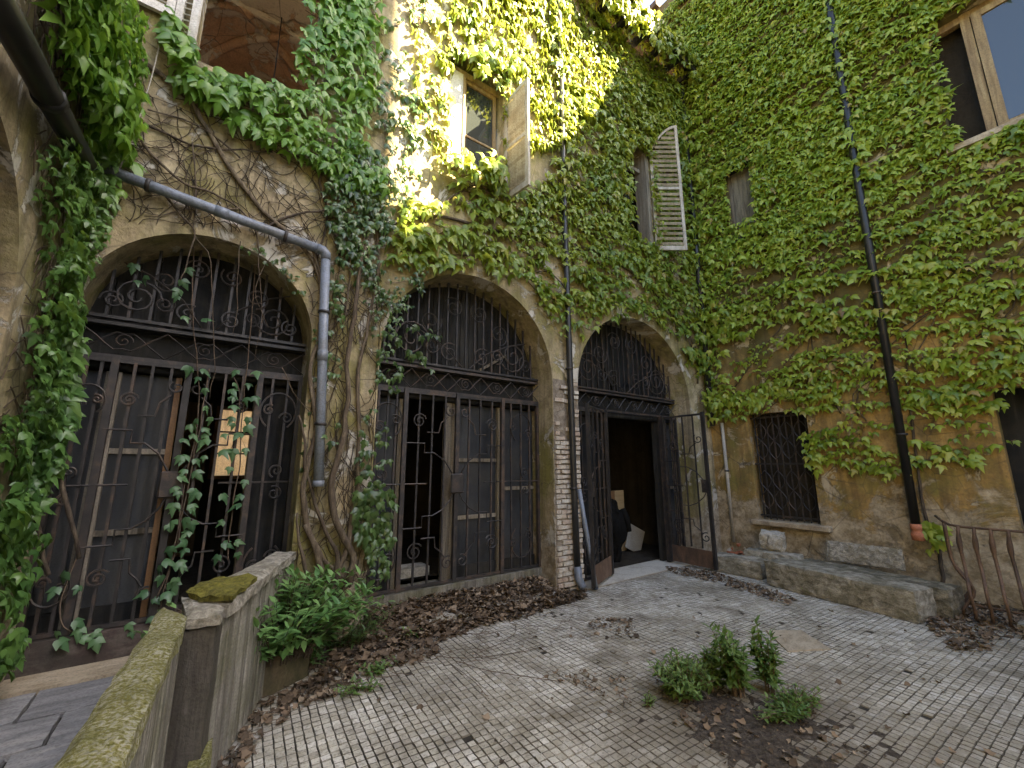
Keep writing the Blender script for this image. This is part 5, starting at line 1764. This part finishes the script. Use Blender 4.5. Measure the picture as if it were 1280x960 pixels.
# ================================================================== SHRUBS AND WEEDS
def shoot_plant(name, label, cat, base, nst, height, spread, size, per, mat, T, lean=(0, 0), single=200, group=None, stem_r=.004, whorl=False, droop=.35):
    t = thing(name, label, cat, base, group)
    itm = []; mb = MB()
    for k in range(nst):
        a = random.random() * 2 * PI; r = random.random() ** .6
        p = Vector(base) + Vector((math.cos(a) * spread[0] * r * .45, math.sin(a) * spread[1] * r * .45, 0))
        h = height * random.uniform(.6, 1.05) * (1 - .35 * r)
        tip = Vector((math.cos(a) * spread[0] * r, math.sin(a) * spread[1] * r, h)) + Vector((lean[0] * h, lean[1] * h, 0))
        q = [p + Vector((tip.x * t_ ** 1.5, tip.y * t_ ** 1.5, tip.z * t_ * (1 - .12 * t_))) for t_ in [i / 7 for i in range(8)]]
        mb.tube(q, [stem_r * (1.3 - .9 * i / 7) for i in range(8)], 4, False)
        for i in range(per):
            t_ = .18 + .82 * (i + random.random() * .6) / per
            f = min(6.999, t_ * 7); j = int(f)
            c = q[j].lerp(q[j + 1], f - j)
            b_ = i * 2.4 + random.gauss(0, .4)
            out = np.array((math.cos(b_), math.sin(b_), 0))
            el = random.gauss(.45, .3) if t_ < .9 else random.gauss(1.0, .25)
            tipd = out * math.cos(el) + np.array((0, 0, math.sin(el)))
            nr_ = np.array((0, 0, 1.0)) * math.cos(el) - out * math.sin(el)
            itm.append((np.array(c), frame(nr_, tipd), size * random.uniform(.65, 1.15) * (1.05 - .35 * t_), random.randrange(len(T)), random.random()))
    mb.build('stems', M['twig'], t)['kind'] = 'stuff'
    scatter(t, itm, T, LM[mat], single)
    return t

cc, vd, sd, L = PLANTER
cb_ = cc + Vector((0, 0, .26))
bush = shoot_plant('shrub', 'leafy evergreen shrub spilling over the planter box beside the parapet', 'shrub', (cc.x + .08, cc.y - .06, .2), 150, .74, (.6, .42), .125, 16, 'shrub', LANCE_W, single=300)
b2_ = at_z(430, 812, .05)
shoot_plant('shrub', 'darker leafy shrub rooted at the foot of the pier behind the planter', 'shrub', (b2_.x + .05, b2_.y + .15, .0), 60, .5, (.36, .22), .085, 14, 'dark', LANCE, single=120)
c = at_z(395, 770, .3)
shoot_plant('shrub', 'tall leafy shoots in front of the trunks on the pier', 'shrub', (c.x - .12, min(c.y, 3.95), .0), 36, .78, (.26, .14), .1, 14, 'shrub', LANCE, single=100)
for k, (x, y, h_) in enumerate([(470, 840, .1), (450, 865, .08), (505, 800, .14), (540, 775, .16)]):
    c = at_z(x, y)
    shoot_plant('weed', ['low bright green weed creeping onto the tiles beside the planter', 'tiny weed among the dead leaves nearest the planter', 'weed with broad leaves at the edge of the dead leaves', 'dark weed under the ivy at the middle gate step'][k],
                'weed', (c.x, c.y, 0), 12, h_, (.14, .1), .06, 7, 'weed', LANCE_W, single=40)

# the clump in the middle of the court
soil_pts = [at_z(x, y) for x, y in ((812, 868), (850, 845), (900, 850), (965, 862), (1030, 890), (1085, 915), (1120, 962), (1010, 1000), (900, 985), (860, 950), (830, 915))]
cs = sum(soil_pts, Vector()) / len(soil_pts)
mb = MB(); ring = []
NR_ = 44
for rr_, zz in ((1.5, -.012), (1.15, -.0065), (.85, -.0045), (.5, -.0015), (.25, .003)):
    for i in range(NR_):
        f = i / NR_ * len(soil_pts); j = int(f); p = soil_pts[j].lerp(soil_pts[(j + 1) % len(soil_pts)], f - j)
        q = cs + (p - cs) * (rr_ * (1 + .3 * noise.noise(Vector((i * .45, rr_ * 3, 0)))))
        ring.append((q.x, q.y, zz + .007 * noise.noise(Vector((q.x * 11, q.y * 11, 0)))))
fs = [(k * NR_ + i, k * NR_ + (i + 1) % NR_, (k + 1) * NR_ + (i + 1) % NR_, (k + 1) * NR_ + i) for k in range(4) for i in range(NR_)] + [tuple(4 * NR_ + i for i in range(NR_))]
mb.add(ring, fs)
tag(mb.build('soil_patch', M['soil']), kind='structure')
c = at_z(855, 872)
shoot_plant('bush', 'low dense green bush at the left of the weed clump in the court', 'bush', (c.x, c.y, 0), 75, .32, (.17, .15), .065, 15, 'weed', LANCE_W, single=150)
c = at_z(922, 868)
shoot_plant('weed', 'tall leaning weed with a pointed tip in the middle of the court clump', 'weed', (c.x, c.y, 0), 18, .62, (.12, .11), .095, 24, 'weed', LANCE_W, lean=(-.25, .05), single=150)
c = at_z(962, 866)
shoot_plant('weed', 'upright spiky weed, tallest of the clump in the court', 'weed', (c.x, c.y, 0), 10, .62, (.07, .07), .085, 32, 'weed', LANCE_W, lean=(-.03, .05), single=150)
c = at_z(890, 862)
shoot_plant('weed', 'short dark weed between the low bush and the leaning weed', 'weed', (c.x, c.y, 0), 26, .34, (.13, .1), .07, 15, 'weed', LANCE_W, single=80)
c = at_z(990, 892)
shoot_plant('bush', 'creeping low green growth at the right end of the court clump', 'bush', (c.x, c.y, 0), 90, .14, (.28, .1), .055, 10, 'weed', LANCE_W, lean=(0, 0), single=120)
c = at_z(1010, 742)
shoot_plant('weed', 'small weed growing against the mossy front stone', 'weed', (c.x - .03, c.y, 0), 16, .1, (.12, .05), .05, 7, 'weed', LANCE, single=40)
c = at_z(808, 882)
shoot_plant('weed', 'tiny sprig standing apart left of the court clump', 'weed', (c.x, c.y, 0), 7, .11, (.05, .05), .045, 8, 'weed', LANCE, single=40)

# ================================================================== FALLEN LEAVES
def gpoly(pts):
    return [tuple(at_z(x, y)[:2]) for x, y in pts]
dead = []
def drop(poly, n, size, heap_h, edge=.0):
    x0 = min(p[0] for p in poly); x1 = max(p[0] for p in poly); y0 = min(p[1] for p in poly); y1 = max(p[1] for p in poly)
    k = 0; tries = 0
    while k < n and tries < n * 30:
        tries += 1
        x = random.uniform(x0, x1); y = random.uniform(y0, y1)
        if not inside(poly, x, y):
            continue
        d = noise.noise(Vector((x * 2.3, y * 2.3, 7)))
        if random.random() > .72 + .9 * d:
            continue
        k += 1
        z = .008 + heap_h * random.random() ** 1.5 * (0.6 + d)
        if .75 < x < 4.0 and y > 3.9:
            z += max(0, min(.2, (y - 3.9) * .36 if 1.32 < x < 3.62 else min(y - 3.9, .27) * .3)) + .005
        nr_ = np.array((random.gauss(0, .35), random.gauss(0, .35), 1.0)); a = random.random() * 2 * PI
        dead.append((np.array((x, y, max(.006, z))), frame(nr_, (math.cos(a), math.sin(a), 0)), size * random.choice((.45, .7, .9, 1.1, 1.5)) * random.uniform(.8, 1.2), random.randrange(len(DEAD)), random.random()))
drop(gpoly([(250, 960), (262, 915), (290, 895), (390, 850), (440, 790), (470, 762), (500, 750), (600, 742), (700, 728), (735, 735), (720, 752), (660, 772), (600, 785), (548, 803), (545, 822), (500, 835), (440, 862), (380, 888), (320, 925), (300, 975)]), 4600, .052, .035)
drop(gpoly([(480, 752), (560, 742), (700, 722), (730, 735), (640, 760), (520, 790), (470, 790)]) if False else [(1.3, 4.0), (3.95, 3.95), (3.62, 4.42), (1.33, 4.42)], 1900, .055, .05)
drop(gpoly([(830, 708), (890, 716), (955, 735), (1000, 752), (980, 757), (900, 730), (840, 718)]), 520, .05, .03)
drop(gpoly([(1150, 772), (1200, 755), (1290, 765), (1290, 800), (1230, 800), (1170, 795)]), 800, .055, .05)
drop(gpoly([(1180, 800), (1240, 795), (1240, 815), (1190, 815)]), 60, .06, .01)
drop(gpoly([(735, 772), (790, 775), (800, 800), (745, 800)]), 130, .035, .008)
drop(gpoly([(640, 780), (1100, 760), (1280, 820), (1280, 960), (300, 960), (480, 850)]), 110, .036, .003)
drop(gpoly([(820, 860), (1000, 880), (1110, 950), (880, 975)]), 160, .035, .01)
drop(gpoly([(700, 830), (800, 850), (790, 885), (690, 850)]), 90, .03, .006)
fl = thing('fallen_leaves', 'brown fallen leaves drifted along the foot of the walls and over the tiles', 'dead leaves', (0, 0, 0), kind='stuff')
scatter(fl, dead, DEAD, LM['dead'], 300)
tw = []
for k in range(115):
    x = random.uniform(.3, 3.6); y = random.uniform(3.2, 4.3) if k < 110 else random.uniform(1.2, 3.5)
    a = random.random() * 2 * PI; L_ = random.uniform(.08, .3); z = .02 + (max(0, y - 3.9) * .36 if y > 3.9 else 0)
    tw.append([Vector((x + math.cos(a) * L_ * t_ / 4 + random.gauss(0, .008), y + math.sin(a) * L_ * t_ / 4 + random.gauss(0, .008), z + .015 * random.random())) for t_ in range(5)])
twigs(fl, tw, .0028, 'twig')
# root-like vine lying over the tiles
vn = thing('vine', 'thin trailing vine lying across the tiles from the dead leaves', 'vine', at_z(545, 818))
for k, pl in enumerate([[(545, 820), (580, 823), (630, 818), (680, 808)], [(570, 826), (610, 838), (660, 846), (700, 852)], [(560, 828), (590, 850), (610, 870)], [(600, 815), (640, 795), (645, 780)]]):
    w = wiggle([at_z(x, y, .012) for x, y in pl], 6, .01, k)
    MB().tube(w, .003, 4).build('stem', M['twig'], vn)
